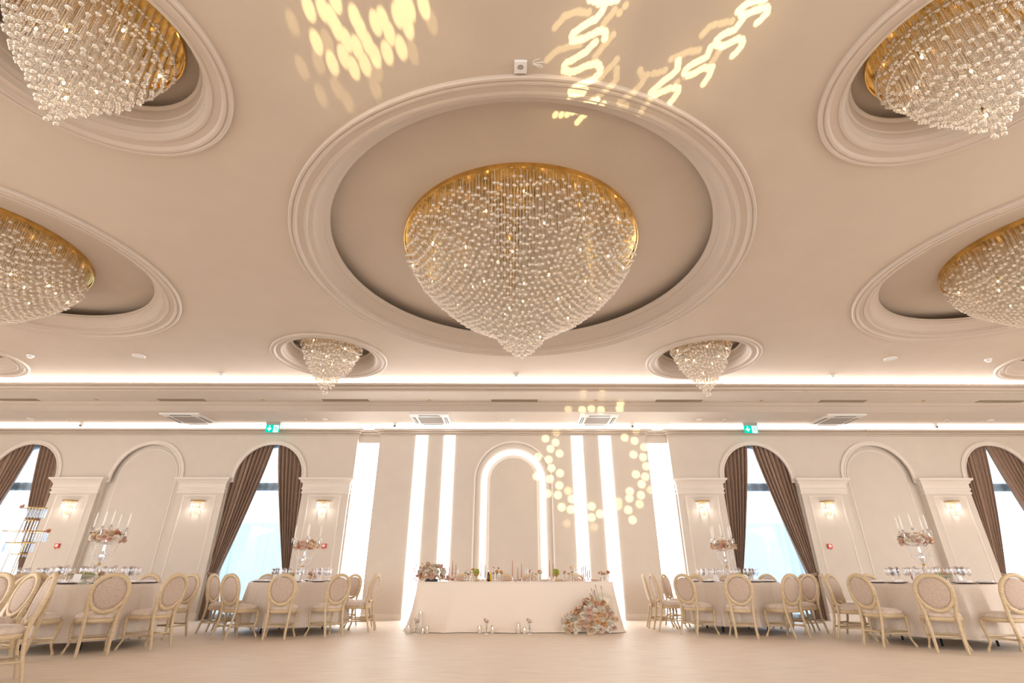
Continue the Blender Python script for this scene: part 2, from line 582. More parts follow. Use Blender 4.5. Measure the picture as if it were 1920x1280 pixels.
def loop_edges(bm, pts):
    vs = [bm.verts.new(p) for p in pts]
    return [bm.edges.new((vs[i], vs[(i + 1) % len(vs)])) for i in range(len(vs))]


ed = loop_edges(bm, [(XL, YB, ZC), (XR, YB, ZC), (XR, 12.32, ZC), (XL, 12.32, ZC)])
for (cx, cy), R, r, h in RINGS:
    nseg = 96
    ed += loop_edges(bm, [(cx + (R - .03) * math.cos(2 * PI * t / nseg), cy + (R - .03) * math.sin(2 * PI * t / nseg), ZC) for t in range(nseg)])
bmesh.ops.triangle_fill(bm, edges=ed, use_beauty=True)
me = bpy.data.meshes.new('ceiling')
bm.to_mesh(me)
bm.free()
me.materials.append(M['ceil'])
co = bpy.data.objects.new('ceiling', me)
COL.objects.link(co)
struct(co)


def ring(c, R, r, h):
    global k
    big = R > 2
    w = R - r
    z = ZC
    out = [(R, z), (R, z - .03), (R - .012, z - .045), (R - .035, z - .045), (R - .045, z - .03), (R - .055, z - .03), (R - .065, z - .042), (R - .09, z - .04),
           (R - .10, z - .02), (R - .115, z - .005), (R - .19, z + .0), (R - .20, z - .012), (R - .225, z - .012), (R - .235, z + .01)]
    x1 = R - .235
    m = []
    if big:
        # stepped cove rising inwards to a lip
        st = [(0, .01), (.02, .02), (.05, .022), (.055, .045), (.075, .05), (.08, .07), (.12, .115), (.17, .165), (.20, .185), (.205, .2), (.235, .215), (w - .235 - .02, .235), (w - .235, .245), (w - .235, .262)]
    else:
        st = [(0, .01), (.01, .03), (.03, .04), (.035, .06), (.06, .10), (.075, .15), (.08, .17), (.095, .18), (.10, .2), (.115, .25), (.125, .29), (w - .235, .315), (w - .235, .33)]
    out += [(x1 - a, z + b) for a, b in st]
    out += [(r + (.42 if big else .16), z + h)]
    mb = MB()
    mb.lathe(out[::-1], 160 if big else 96, (c[0], c[1], 0), smooth=False)
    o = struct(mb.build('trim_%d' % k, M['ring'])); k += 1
    bev = o.data
    for p in bev.polygons:
        p.use_smooth = False
    # recess: flat ceiling above the lip, reaching back beyond it as a dark shadow gap
    mb = MB()
    Rb = r + (.42 if big else .16)
    zt = z + h + .15
    mb.lathe([(0.001, zt), (Rb, zt), (Rb, z + h - .02)], 96, (c[0], c[1], 0), smooth=False)
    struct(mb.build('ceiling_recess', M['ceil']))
    return zt


ZR = []
for c, R, r, h in RINGS:
    ZR.append(ring(c, R, r, h))

# beam / soffit towards the front wall
mb = MB()
mb.sweep([(XR, 11.80, 0), (XL, 11.80, 0)], [(0, 5.12), (.03, 5.121), (.03, 5.145), (.008, 5.15), (.008, 5.165), (.055, 5.185), (.075, 5.205), (.075, 5.228), (.045, 5.232), (.045, 5.248), (.10, 5.265),
                                            (.12, 5.275), (.12, 5.31), (.08, 5.31), (.075, 5.29), (-.52, 5.29), (-.52, 5.46)])
struct(mb.build('trim_%d' % k, M['ring'])); k += 1
mb = MB()
mb.add([(XL, 11.79, 5.12), (XR, 11.79, 5.12), (XR, D + .3, 5.12), (XL, D + .3, 5.12)], [(0, 3, 2, 1)])
struct(mb.build('ceiling_soffit', M['wall']))  # lighter tone than the main ceiling: its stronger light is put into the colour
edge = []
for i in range(0, 17):
    a = i / 16 * 0.75
    edge.append((12.5 + X0 + 4.5 * math.sin(a), 12.65 - 4.5 * (1 - math.cos(a))))
edge = edge[::-1] + [(2 * X0 - x, y) for x, y in edge]
e2 = [(XR, edge[0][1] - .6)] + edge + [(XL, edge[-1][1] - .6)]
mb = MB()
loop = e2 + [(XL, D + .3), (XR, D + .3)]
tri = tessellate_polygon([[Vector((a, b, 0)) for a, b in loop]])
mb.add([(a, b, 4.87) for a, b in loop], [tuple(t) for t in tri])
struct(mb.build('ceiling_lower', M['wall']))  # same lighter tone as the soffit, brighter light put into the colour
mb = MB()
mb.sweep([(a, b, 0) for a, b in e2], [(0, 4.868), (.02, 4.87), (.02, 4.90), (-.01, 4.905), (-.01, 5.04), (.02, 5.045), (.02, 5.07), (.05, 5.10), (.05, 5.12)])
struct(mb.build('trim_%d' % k, M['ring'])); k += 1

# ================================================================== chandeliers
def chandelier(R, prof, pitch, nlamps, rb, zt, swags, nparts, label, group, seed, cam_rel, bead=.010, pmid=.75):
    """crystal chandelier: gold mirror plate with hanging bead strands; local origin on the coffer ceiling above its centre"""
    rg = random.Random(seed)
    root = thing('chandelier', label, 'chandelier', (0, 0, zt), 0, group)
    pl = MB()
    pl.lathe([(0.001, -.035), (R - .012, -.035), (R, -.03), (R, -.075), (R + .012, -.075), (R + .012, -.002), (0.001, -.002)], 96, smooth=False)
    pl.build('gold_plate', M['gold'], root)
    px = [p[0] for p in prof]
    pz = [p[1] for p in prof]
    spots = []
    row = 0
    y = -R
    while y < R:
        x = -R + (pitch / 2 if row % 2 else 0)
        while x < R:
            rr = math.hypot(x, y)
            if rr < R - .03:
                jx, jy = x + rg.uniform(-.004, .004), y + rg.uniform(-.004, .004)
                ze = np.interp(rr, px, pz) + rg.uniform(-.02, .02)
                spots.append((jx, jy, ze))
            x += pitch
        y += pitch * .87
        row += 1
    cr = np.array(cam_rel)
    spots.sort(key=lambda s: (s[0] - cr[0]) ** 2 + (s[1] - cr[1]) ** 2 + (s[2] - cr[2]) ** 2 - 1.2 * math.hypot(s[0], s[1]))

    def strand(mb, s):
        x, y, ze = s
        L = -.035 - ze
        nb = max(1, int(L / (bead * 2.1)))
        zs = -.035 - (np.arange(nb) + .5) * L / nb
        mb.blobs(np.stack([np.full(nb, x), np.full(nb, y), zs], -1), np.full(nb, bead), OCT, smooth=True)
        balls = [(x, y, ze)]
        q = ze + rg.uniform(.10, .26)
        while q < -.12 and len(balls) < 3 and rg.random() < pmid:
            balls.append((x, y, q))
            q += rg.uniform(.10, .5)
        mb.blobs(balls, np.full(len(balls), rb) if len(balls) != 3 else [rb] * 3, BALL, True)
    rest = MB()
    for i, s in enumerate(spots):
        if i < nparts:
            mb = MB()
            strand(mb, s)
            mb.build('crystal_strand', M['crystal'], root)
        else:
            strand(rest, s)
    o = rest.build('crystal_strands', M['crystal'], root)
    o['kind'] = 'stuff'
    for (rs, zs) in swags:       # horizontal bead hoops
        mb = MB()
        nb = int(2 * PI * rs / (bead * 3.6))
        t = 2 * PI * np.arange(nb) / nb
        mb.blobs(np.stack([rs * np.cos(t), rs * np.sin(t), np.full(nb, zs)], -1), np.full(nb, bead * 1.8), ICO1)
        mb.build('bead_hoop', M['crystal'], root)
    # brass lamp holders with small bulbs hanging between the strands
    for i in range(nlamps):
        f = (i + .5) / nlamps
        rr = (R - .12) * math.sqrt(f) if i else .03
        a = i * 2.39996
        ze = float(np.interp(rr, px, pz)) * rg.uniform(.35, .93) - .03
        x, y = rr * math.cos(a), rr * math.sin(a)
        mb = MB()
        mb.lathe([(.001, .045), (.013, .045), (.014, 0), (.012, -.03), (.001, -.03)], 10, (x, y, ze))
        mb.tube([(x, y, ze + .04), (x, y, -.035)], .0025, 5)
        h = mb.build('lamp_holder', M['brass'], root)
        b = MB()
        b.blobs([(x, y, ze - .048)], [(.011, .011, .022)], ICO2)
        b.build('bulb', M['bulb'], h)
    return root


BALL = ICO2
prof_main = [(0, -1.96), (.10, -1.90), (.22, -1.80), (.32, -1.66), (.45, -1.52), (.73, -1.33), (1.07, -1.13), (1.40, -.84), (1.60, -.62), (1.80, -.28), (1.9, -.20)]
ZM = ZR[0]
ch = chandelier(1.86, prof_main, .085, 40, .027, ZM, [], 100, 'huge cone-shaped crystal chandelier hanging in the big central round coffer', 'crystal chandeliers in the ceiling coffers', 3, (0, -6.8, -4.7))
ch.location = (MAINC[0], MAINC[1], ZM)
prof_mid = [(r * .84, z * .84) for r, z in prof_main]
cm = chandelier(1.48, prof_mid, .082, 26, .026, ZR[1], [], 100, 'large cone-shaped crystal chandelier in the coffer cut by the left edge of the photo', 'crystal chandeliers in the ceiling coffers', 4, (6, -5.5, -4.7))
cm.location = (-8.62, 6.78, ZR[1])
c2 = dup(cm, (8.95, 6.85, ZR[2]), PI / 2, 'large cone-shaped crystal chandelier in the coffer cut by the right edge of the photo')
prof_s = [(0, -1.36), (.05, -1.33), (.09, -1.22), (.18, -1.10), (.26, -.97), (.36, -.84), (.45, -.72), (.52, -.60), (.56, -.42), (.60, -.42), (.64, -.26), (.70, -.26)]
cs = chandelier(.70, prof_s, .072, 9, .025, ZR[3], [(.66, -.25), (.60, -.40)], 100, 'small tiered crystal chandelier near the beam, left of the big central one', 'crystal chandeliers in the ceiling coffers', 5, (2.5, -5, -4), .0095, .4)
cs.location = (-4.04, 10.40, ZR[3])
for (rx, ry), lab, i in ((RINGS[4][0], 'small tiered crystal chandelier near the beam, right of the big central one', 4),
                         (RINGS[5][0], 'sparkling crystal chandelier filling the top left corner of the photo', 5),
                         (RINGS[6][0], 'sparkling crystal chandelier filling the top right corner of the photo', 6),):
    dup(cs, (rx, ry, ZR[i]), i * 1.3, lab)

# ================================================================== fittings on the ceilings
def smoke(mb, c, r=.055):
    pass


def detector(x, y, z, label, grp):
    t = thing('smoke_detector', label, 'smoke detector', (x, y, z), 0, grp)
    MB().lathe([(.07, 0), (.07, -.02), (.055, -.032), (.05, -.045), (.042, -.06), (.001, -.064)][::-1], 24).build('housing', M['white'], t)
    MB().lathe([(.051, -.040), (.049, -.050)][::-1], 24).build('sensor_band', M['grey'], t)
    return t


G = 'smoke detectors on the main ceiling'
detector(-10.71, 10.33, ZC, 'smoke detector on the ceiling near the left edge of the photo', G)
detector(-7.02, 11.42, ZC, 'smoke detector above the beam between the left coffer and small left chandelier', G)
detector(.157, 11.46, ZC, 'smoke detector right below the tip of the big central chandelier', G)
detector(7.9, 11.45, ZC, 'smoke detector above the beam to the right of small right chandelier', G)
detector(10.85, 10.43, ZC, 'smoke detector on the ceiling near the right edge of the photo', G)


def speaker(x, y, label):
    t = thing('ceiling_speaker', label, 'ceiling speaker', (x, y, ZC), 0, 'round ceiling speakers')
    MB().lathe([(.13, 0), (.13, -.012), (.115, -.02), (.11, -.014)][::-1], 32).build('rim', M['white'], t)
    MB().lathe([(.112, -.012), (.001, -.016)][::-1], 32).build('grille', M['white'], t)


speaker(-8.31, 10.35, 'round white ceiling speaker below the left coffer')
speaker(8.62, 10.41, 'round white ceiling speaker below the right coffer')

ORD = ['first', 'second', 'third', 'fourth', 'fifth', 'sixth', 'seventh', 'eighth', 'ninth', 'tenth', 'eleventh', 'twelfth']
for i, cx in enumerate((-12.82, -8.5, -4.26, .12, 4.40, 8.67, 12.8)):
    t = thing('linear_vent', 'long slot air vent in the beam underside, %s from the left' % ORD[i], 'air vent', (cx, 12.46, 5.12), 0, 'slot air vents in the beam')
    mb = MB()
    for a, b in (((-.6, -.085, -.008), (.6, -.07, 0)), ((-.6, .07, -.008), (.6, .085, 0)), ((-.6, -.085, -.008), (-.585, .085, 0)), ((.585, -.085, -.008), (.6, .085, 0))):
        mb.box(a, b)
    mb.build('frame', M['vent'], t)
    mb = MB()
    for q in range(6):
        mb.box((-.585, -.06 + q * .023, -.006), (.585, -.052 + q * .023, -.001))
    mb.box((-.585, -.07, -.002), (.585, .07, -.0005))
    mb.build('slats', M['vent'], t)
for i, cx in enumerate((-10.69, -6.38, -2.08, 2.22, 6.54, 10.77)):
    t = thing('downlight', 'small gold recessed spotlight in the beam underside, %s from the left' % ORD[i], 'spotlight', (cx, 12.43, 5.12), 0, 'gold spotlights in the beam')
    MB().lathe([(.045, 0), (.045, -.008), (.03, -.010), (.026, -.001), (.001, -.001)][::-1], 24).build('bezel', M['brass'], t)
    MB().lathe([(.022, -.0015), (.001, -.004)][::-1], 16).build('lens', M['bowl'], t)


def cassette(cx, lab):
    t = thing('air_conditioner', lab, 'air conditioner', (cx, 13.30, 4.87), 0, 'ceiling cassette air conditioners')
    s = .52
    mb = MB()
    mb.sweep([(-s, -s, 0), (-s, s, 0), (s, s, 0), (s, -s, 0)], [(0, 0), (0, -.03), (-.03, -.042), (-.20, -.05), (-.21, -.03)], closed=True)
    mb.build('panel', M['white'], t)
    mb = MB()
    for q in range(16):
        y = -.30 + q * .0385
        mb.box((-.31, y, -.048), (.31, y + .022, -.038))
    mb.box((-.31, -.31, -.042), (.31, .31, -.034))
    mb.build('intake_grille', M['grey'], t)
    for a in range(4):
        m = MB()
        m.box((-.27, -.455, -.053), (.27, -.385, -.046))
        o = m.build('air_outlet', M['dark'], t, Matrix.Rotation(a * PI / 2, 4, 'Z'))
        f = MB()
        f.box((-.26, -.435, -.058), (.26, -.412, -.052))
        f.build('louvre', M['white'], o, Matrix.Rotation(a * PI / 2, 4, 'Z'))


cassette(-8.70, 'white square ceiling air conditioner at the far left above the blind arch')
cassette(-2.14, 'white square ceiling air conditioner above left light strips')
cassette(2.38, 'white square ceiling air conditioner above the right light strips')
cassette(8.92, 'white square ceiling air conditioner at the right above blind arch')

for i, cx in enumerate((-11.95, -3.21, 3.43, 11.97)):
    t = thing('security_camera', 'small white dome camera under the lower ceiling near the cornice, %s from the left' % ORD[i], 'security camera', (cx, 13.72, 4.87), 0, 'security cameras near the cornice')
    MB().lathe([(.05, 0), (.05, -.03), (.045, -.05), (.001, -.05)][::-1], 20).build('bracket', M['white'], t)
    m = MB()
    m.blobs([(0, -.01, -.085)], [(.045, .045, .045)], ICO3)
    m.build('camera_head', M['white'], t)
    m = MB()
    m.blobs([(0, -.035, -.095)], [(.028, .03, .028)], ICO2)
    m.build('lens', M['dark'], t)
for i, (cx, ty) in enumerate(((-13.07, 'p'), (-12.0, 's'), (-5.6, 's'), (-5.06, 'p'), (-.22, 's'), (.06, 'p'), (5.19, 'p'), (5.89, 's'), (12.0, 's'), (13.2, 'p'))):
    if ty == 'p':
        t = thing('ceiling_puck', 'flat white round fitting under the lower ceiling %s' % {0: 'by the far left edge', 3: 'right of the left exit sign', 5: 'above the glowing arch', 6: 'left of the right exit sign', 9: 'by the far right edge'}[i], 'ceiling fitting', (cx, 13.33, 4.87), 0, 'flat round ceiling fittings')
        MB().lathe([(.08, 0), (.078, -.015), (.06, -.022), (.001, -.022)][::-1], 24).build('cover', M['white'], t)
        MB().lathe([(.03, -.022), (.001, -.024)][::-1], 16).build('centre_cap', M['white'], t)
    else:
        t = thing('sprinkler', 'white sprinkler with reddish tip on lower ceiling, %s' % {1: 'near the far left window', 2: 'just right of the left exit sign', 4: 'left of the glowing arch top', 7: 'just left of the right exit sign', 8: 'above the right blind arch side'}[i], 'sprinkler', (cx, 13.35, 4.87), 0, 'small sprinklers under the lower ceiling')
        MB().lathe([(.05, 0), (.045, -.01), (.02, -.014), (.015, -.03), (.001, -.03)][::-1], 20).build('rose', M['white'], t)
        MB().lathe([(.022, -.034), (.022, -.044), (.001, -.044)][::-1], 12).build('tip', M['f_rust'], t)


def exit_sign(cx, lab):
    t = thing('exit_sign', lab, 'exit sign', (cx, 13.66, 4.87), 0, 'green exit signs')
    MB().box((-.19, -.03, -.075), (.19, .03, 0)).build('housing', M['grey'], t)
    MB().box((-.19, -.006, -.29), (.19, .006, -.075)).build('green_panel', M['green'], t)
    # arrow pointing down
    m = MB()
    m.add([(x, -.008, z) for x, z in [(-.105, -.10), (-.075, -.10), (-.075, -.19), (-.045, -.16), (-.025, -.18), (-.09, -.25), (-.155, -.18), (-.135, -.16), (-.105, -.19)]], [tuple(range(9))])
    m.build('arrow_symbol', M['exitwhite'], t)
    m = MB()       # doorway with running figure
    m.box((.025, -.0085, -.285), (.165, -.0075, -.09))
    d = m.build('doorway_symbol', M['exitwhite'], t)
    m = MB()
    m.blobs([(.085, -.011, -.125)], [(.014, .002, .014)], ICO1)
    for p, q in (((.085, -.14), (.10, -.20)), ((.10, -.20), (.13, -.22)), ((.13, -.22), (.125, -.26)), ((.10, -.20), (.075, -.225)), ((.075, -.225), (.045, -.25)), ((.088, -.15), (.055, -.165)), ((.088, -.15), (.12, -.175))):
        m.tube([(p[0], -.011, p[1]), (q[0], -.011, q[1])], .009, 6, flat=(1, .2))
    m.build('running_figure', M['green'], d)


exit_sign(-6.58, 'lit green exit sign above the left curtained window')
exit_sign(6.72, 'lit green exit sign above the right curtained window')

# socket and coiled cable on the main ceiling
t = thing('ceiling_socket', 'white square power socket on the ceiling above central coffer', 'socket', (.096, 3.255, ZC))
m = MB()
m.box((-.06, -.06, -.03), (.06, .06, 0))
m.build('housing', M['white'], t)
m = MB()
m.lathe([(.036, -.031), (.034, -.038), (.030, -.031)], 24, (0, -.005, 0))
m.build('socket_ring', M['white'], t)
m = MB()
m.lathe([(.029, -.0305), (.001, -.0305)][::-1], 20, (0, -.005, 0))
m.blobs([(-.01, -.005, -.031), (.01, -.005, -.031)], .004, ICO1)
m.build('socket_face', M['grey'], t)
m = MB()
pts = smooth_pts([(.02, .06, 0), (0, .03, -.03), (-.03, 0, -.06), (.0, -.03, -.10), (.05, -.02, -.10), (.06, .02, -.07), (.02, .03, -.05), (-.03, -.03, -.08), (-.01, -.09, -.12), (.03, -.12, -.14)], 6)
m.tube(pts, .004, 6)
pts = smooth_pts([(.02, .06, 0), (.05, .03, -.03), (.03, -.01, -.08), (-.02, -.03, -.09), (.03, -.05, -.1), (.08, -.07, -.12)], 6)
m.tube(pts, .004, 6)
cb = m.build('cable', M['white'])
cb.location = (.24, 3.2, ZC)
tag(cb, 'loose white cable loop hanging from the ceiling beside the socket', 'cable')

for x_, nm_ in ((-9.95, 'left'), (9.98, 'right')):
    m = MB()
    for dx_ in (0, .03):
        m.tube(smooth_pts([(dx_, 0, 0), (dx_ * .6, -.01, -.06), (.02 + dx_, -.02, -.18), (.06 + dx_ * .5, -.02, -.36)], 5), .0025, 5)
    if x_ > 0:
        m.tube([(.03, -.02, -.15), (.05, -.02, -.21)], .010, 6)
    cb = m.build('hanging_wire', M['brass'] if x_ > 0 else M['grey'])
    cb.location = (x_, 13.80, 4.87)
    tag(cb, 'thin loose wires hanging over the cornice above the %s blind arch' % nm_, 'wire')

# ================================================================== wall sconces and call points
SCX = (-11.62, -8.25, -4.93, 5.13, 8.45, 11.78)
SCN = ('between far left window and left blind arch', 'between left blind arch and left exit window', 'left of the left light column', 'right of the right light column',
       'between right exit window and right blind arch', 'between right blind arch and far right window')


def sconce():
    t = thing('wall_sconce', '', 'wall lamp')
    MB().box((-.05, -.012, -.33), (.05, 0, 0)).build('back_plate', M['brass'], t)
    m = MB()
    m.lathe([(.001, .012), (.185, .012), (.19, 0), (.185, -.012), (.001, -.012)], 24, (0, 0, 0), False, PI, 2 * PI)
    m.build('top_plate', M['brass'], t)
    for rr, z0, ln, n in ((.165, -.015, .16, 13), (.09, -.17, .17, 7)):
        for q in range(n):
            a = PI + PI * (q + .5) / n
            x, y = rr * math.cos(a), rr * math.sin(a)
            m = MB()
            m.tube([(x, y - .002, z0), (x, y - .002, z0 - ln)], [.007, .009], 5, smooth=False)
            m.blobs([(x, y - .002, z0 - ln - .012)], [(.011, .011, .014)], ICO1)
            m.build('crystal_drop', M['acrylic'], t)
    m = MB()
    m.lathe([(.001, 0), (.095, 0), (.095, -.012), (.001, -.012)][::-1], 20, (0, 0, -.155), False, PI, 2 * PI)
    m.build('lower_plate', M['brass'], t)
    m = MB()
    m.blobs([(-.045, -.07, -.10), (.045, -.07, -.10)], [(.018, .018, .032)], ICO2)
    m.build('bulb', M['bulbw'], t)
    return t


M['bulbw'] = emis('white_bulb', (1.0, .93, .84), 10)
proto = sconce()
for i, (cx, nm) in enumerate(zip(SCX, SCN)):
    lab = 'lit crystal wall sconce on pilaster ' + nm
    if i == 0:
        proto.location = (cx, D - .10, 2.78)
        proto['label'] = lab
        proto['group'] = 'crystal sconces on the pilasters'
        s_ = proto
    else:
        s_ = dup(proto, (cx, D - .10, 2.78), label=lab)
    light('sconce_light', 'POINT', (cx, D - .22, 2.58), 5.0, (1.0, .92, .83), size=.03)
for cx, nm, flip in ((-11.55, 'far left', 0), (-4.75, 'left light column', 0), (8.23, 'right exit window', 1)):
    t = thing('fire_call_point', 'red fire alarm call point on the pilaster by the %s' % nm, 'fire alarm', (cx, D - .10, 1.68), 0, 'red fire alarm call points')
    MB().box((-.055, -.045, -.055), (.055, 0, .055)).build('housing', M['red'], t)
    MB().box((-.032, -.048, -.022), (.032, -.045, .036)).build('press_plate', M['paper'], t)
    m = MB()
    m.tube([(0, -.04, -.055), (.004, -.05, -.09)], .004, 5)
    m.build('key_tab', M['dark'], t)

# ================================================================== windows, sheers, curtains
for i, cx in enumerate(WINX):
    fr = thing('window_%d' % (i + 1), '', 'window', (cx, D + .42, 0))
    del fr['category'], fr['label']
    struct(fr)
    m = MB()
    y0, y1 = -.03, .03
    m.box((-1.02, y0, 3.13), (1.02, y1, 3.34))
    m.box((-1.05, y0, 0), (-.96, y1, 4.45))
    m.box((.96, y0, 0), (1.05, y1, 4.45))
    m.box((-1.02, y0, 0), (1.02, y1, .12))
    p1 = arch_pts(0, .98, SPR, 24, SPR - .01)
    m.sweep([(a, 0, b) for a, b in p1], [(-.05, -.03), (-.05, .03), (.05, .03), (.05, -.03)], up=(0, -1, 0))
    m.build('window_frame', M['frame'], fr)
    m = MB()
    m.box((-.97, .0, .1), (.97, .006, 4.38))
    m.build('window_pane', M['glass'], fr)

WN = ('far left window', 'left exit window', 'right exit window', 'far right window')


def drape(sgn, seed):
    """one tie-back drape; sgn=-1 hangs on the left half, its gathered waist at the outer edge"""
    rg = random.Random(seed)
    nu, nv = 97, 60
    P = np.zeros((nv, nu, 3))
    u = np.linspace(0, 1, nu)
    ph = rg.uniform(0, 6)
    for j in range(nv):
        z = 4.52 - 4.50 * j / (nv - 1)
        if z > 1.05:
            t = (4.52 - z) / (4.52 - 1.05)
            inner = .02 + .80 * t ** 1.25
            outer = 1.13 + .0 * t
            gather = t
        else:
            t = (1.05 - z) / 1.05
            inner = .82 - .04 * math.sin(t * PI * .5) - .03 * t
            outer = 1.13
            gather = 1 - .35 * t
        x = inner + (outer - inner) * u
        # folds follow the cloth: deeper where gathered
        amp = .045 + .03 * gather
        w = np.sin(2 * PI * 9 * u + ph + .6 * np.sin(5 * u)) + .35 * np.sin(2 * PI * 19 * u + 1.3 + ph)
        y = amp * w
        x = x + .006 * np.cos(2 * PI * 9 * u + ph)
        P[j, :, 0] = sgn * x
        P[j, :, 1] = y
        P[j, :, 2] = z
    m = MB()
    m.grid(P)
    return m


for i, cx in enumerate(WINX):
    for sgn in (-1, 1):
        side = 'left' if sgn < 0 else 'right'
        t = thing('curtain', 'mocha brown tie-back drape on the %s side of the %s' % (side, WN[i]), 'curtain', (cx, D + .09, 0), 0, 'brown tie-back drapes')
        drape(sgn, i * 2 + (sgn > 0)).build('drape', M['curtain'], t)
        m = MB()
        P = [[(sgn * (.98 + .165 * math.cos(2 * PI * q / 24)), .115 * math.sin(2 * PI * q / 24), z_ + .03 * math.cos(2 * PI * q / 24)) for q in range(24)] for z_ in (1.0, 1.07)]
        m.grid(P, closev=True)
        m.build('tieback', M['curtain'], t)
    m = MB()
    nu, nv = 161, 12
    u = np.linspace(-1.05, 1.05, nu)
    w = .022 * np.sin(u * 26 + .8 * np.sin(u * 5 + i)) + .012 * np.sin(u * 61 + i)
    P = np.zeros((nv, nu, 3))
    for j in range(nv):
        P[j, :, 0] = u
        P[j, :, 1] = w * (1 + .3 * j / nv)
        P[j, :, 2] = 4.5 - 4.47 * j / (nv - 1)
    m.grid(P)
    o = m.build('sheer_curtain', M['sheer'])
    o.location = (cx, D + .36, 0)
    tag(o, 'thin white voile curtain hanging behind the drapes of the %s' % WN[i], 'sheer curtain', 'white voile curtains')

# outdoors: paving and the rendered garden wall seen through the voiles
m = MB()
m.add([(-40, D + .6, -.05), (40, D + .6, -.05), (40, 60, -.05), (-40, 60, -.05)], [(0, 1, 2, 3)])
struct(m.build('ground_outside', M['ground']))
m = MB()
m.box((-16, 21.8, -.05), (12.5, 22.1, 2.95))
struct(m.build('wall_outside', M['outside']))

# ================================================================== chairs
def superell(a, b, n, e=2.6):
    t = 2 * PI * np.arange(n) / n
    return np.stack([a * np.sign(np.cos(t)) * np.abs(np.cos(t)) ** (2 / e), b * np.sign(np.sin(t)) * np.abs(np.sin(t)) ** (2 / e)], -1)


def make_chair(label, wood):
    """oval-back armless chair, sitter looks along +y; origin on the floor under the seat"""
    t = thing('dining_chair', label, 'chair')
    n = 40
    base = superell(1, 1, n, 3.0)
    taper = lambda y: 1 + .10 * y            # wider at the front
    # seat cushion
    rows = []
    for s, z in ((.0, .535), (.45, .533), (.8, .522), (.95, .50), (1.0, .475), (.97, .455), (.95, .452)):
        rows.append([(x * .25 * s * taper(y), y * .235 * s, z) for x, y in base])
    m = MB()
    m.grid(np.array(rows), closev=True, flip=False)
    m.build('seat', M['seat'], t)
    m = MB()
    rows = [[(x * .252 * k * taper(y), y * .238 * k, z) for x, y in base] for k, z in ((.9, .452), (1.0, .452), (1.02, .44), (1.0, .40), (.9, .40), (.88, .44))]
    m.grid(np.array(rows), closev=True, flip=False)
    m.build('seat_frame', wood, t)
    # oval back, tilted backwards
    tilt = Matrix.Translation((0, -.225, .50)) @ Matrix.Rotation(math.radians(11), 4, 'X')
    nn = 56
    th = 2 * PI * np.arange(nn) / nn
    egg = lambda a, b: np.stack([a * np.cos(th) * (1 + .07 * np.sin(th)), b * np.sin(th)], -1)
    zc = .275
    prof = [(1.0, -.012), (1.0, .012), (.92, .024), (.80, .020), (.765, .008), (.765, -.008), (.80, -.020), (.92, -.024)]
    R = []
    for k, y in prof:
        e = egg(.243 * k if k > .9 else .243 - .243 * (1 - k), .268 - .243 * (1 - k))
        R.append([(x, y, z + zc) for x, z in e])
    m = MB()
    m.grid(np.array(R), closeu=True, closev=True, flip=False)
    m.build('back_frame', wood, t, tilt)
    m = MB()
    for sg in (1, -1):
        R = []
        for k, y in ((.765, .004), (.745, .016), (.6, .024), (.3, .028), (.001, .029)):
            e = egg(.243 * k, .268 * k * .99)
            R.append([(x, y * sg, z + zc) for x, z in e])
        m.grid(np.array(R), closev=True, flip=sg > 0)
    m.build('back_cushion', M['velvet'], t, tilt)
    for sx in (-1, 1):
        m = MB()      # back leg running up as the stile that carries the oval
        p = smooth_pts([(sx * .175, -.325, 0), (sx * .170, -.300, .10), (sx * .172, -.250, .28), (sx * .180, -.228, .44), (sx * .188, -.235, .55), (sx * .215, -.262, .66), (sx * .236, -.278, .74)], 5)
        m.tube(p, np.interp(np.linspace(0, 1, len(p)), [0, .5, .7, .9, 1], [.019, .025, .026, .02, .008]), 8, flat=(1, .85))
        m.build('leg', wood, t)
        m = MB()      # curved front leg
        p = smooth_pts([(sx * .245, .245, 0), (sx * .235, .225, .05), (sx * .215, .19, .14), (sx * .225, .20, .27), (sx * .232, .20, .36), (sx * .225, .19, .43)], 5)
        m.tube(p, np.interp(np.linspace(0, 1, len(p)), [0, .12, .25, .45, .75, 1], [.019, .021, .013, .018, .026, .026]), 8)
        m.build('leg', wood, t)
        m = MB()
        m.tube([(sx * .170, -.272, .19), (sx * .218, .19, .19)], .010, 6, flat=(1.3, .7))
        m.build('stretcher', wood, t)
    for y, x, z in ((-.265, .168, .21), (.19, .215, .21)):
        m = MB()
        m.tube([(-x, y, z), (x, y, z)], .010, 6, flat=(1.3, .7))
        m.build('stretcher', wood, t)
    return t


chair0 = make_chair('', M['wood'])
first = [True]


def place_chair(x, y, rz, label, group):
    if first[0]:
        first[0] = False
        chair0.location = (x, y, 0)
        chair0.rotation_euler = (0, 0, rz)
        chair0['label'] = label
        chair0['group'] = group
        return chair0
    return dup(chair0, (x, y, 0), rz, label, group)


def seat_name(i, n, degs):
    """how to find the i-th place, counting from the one that stands nearest the camera"""
    if i == 0:
        return 'nearest the camera'
    return '%s to the %s of the nearest' % (ORD[abs(i) - 1], 'right' if i > 0 else 'left')


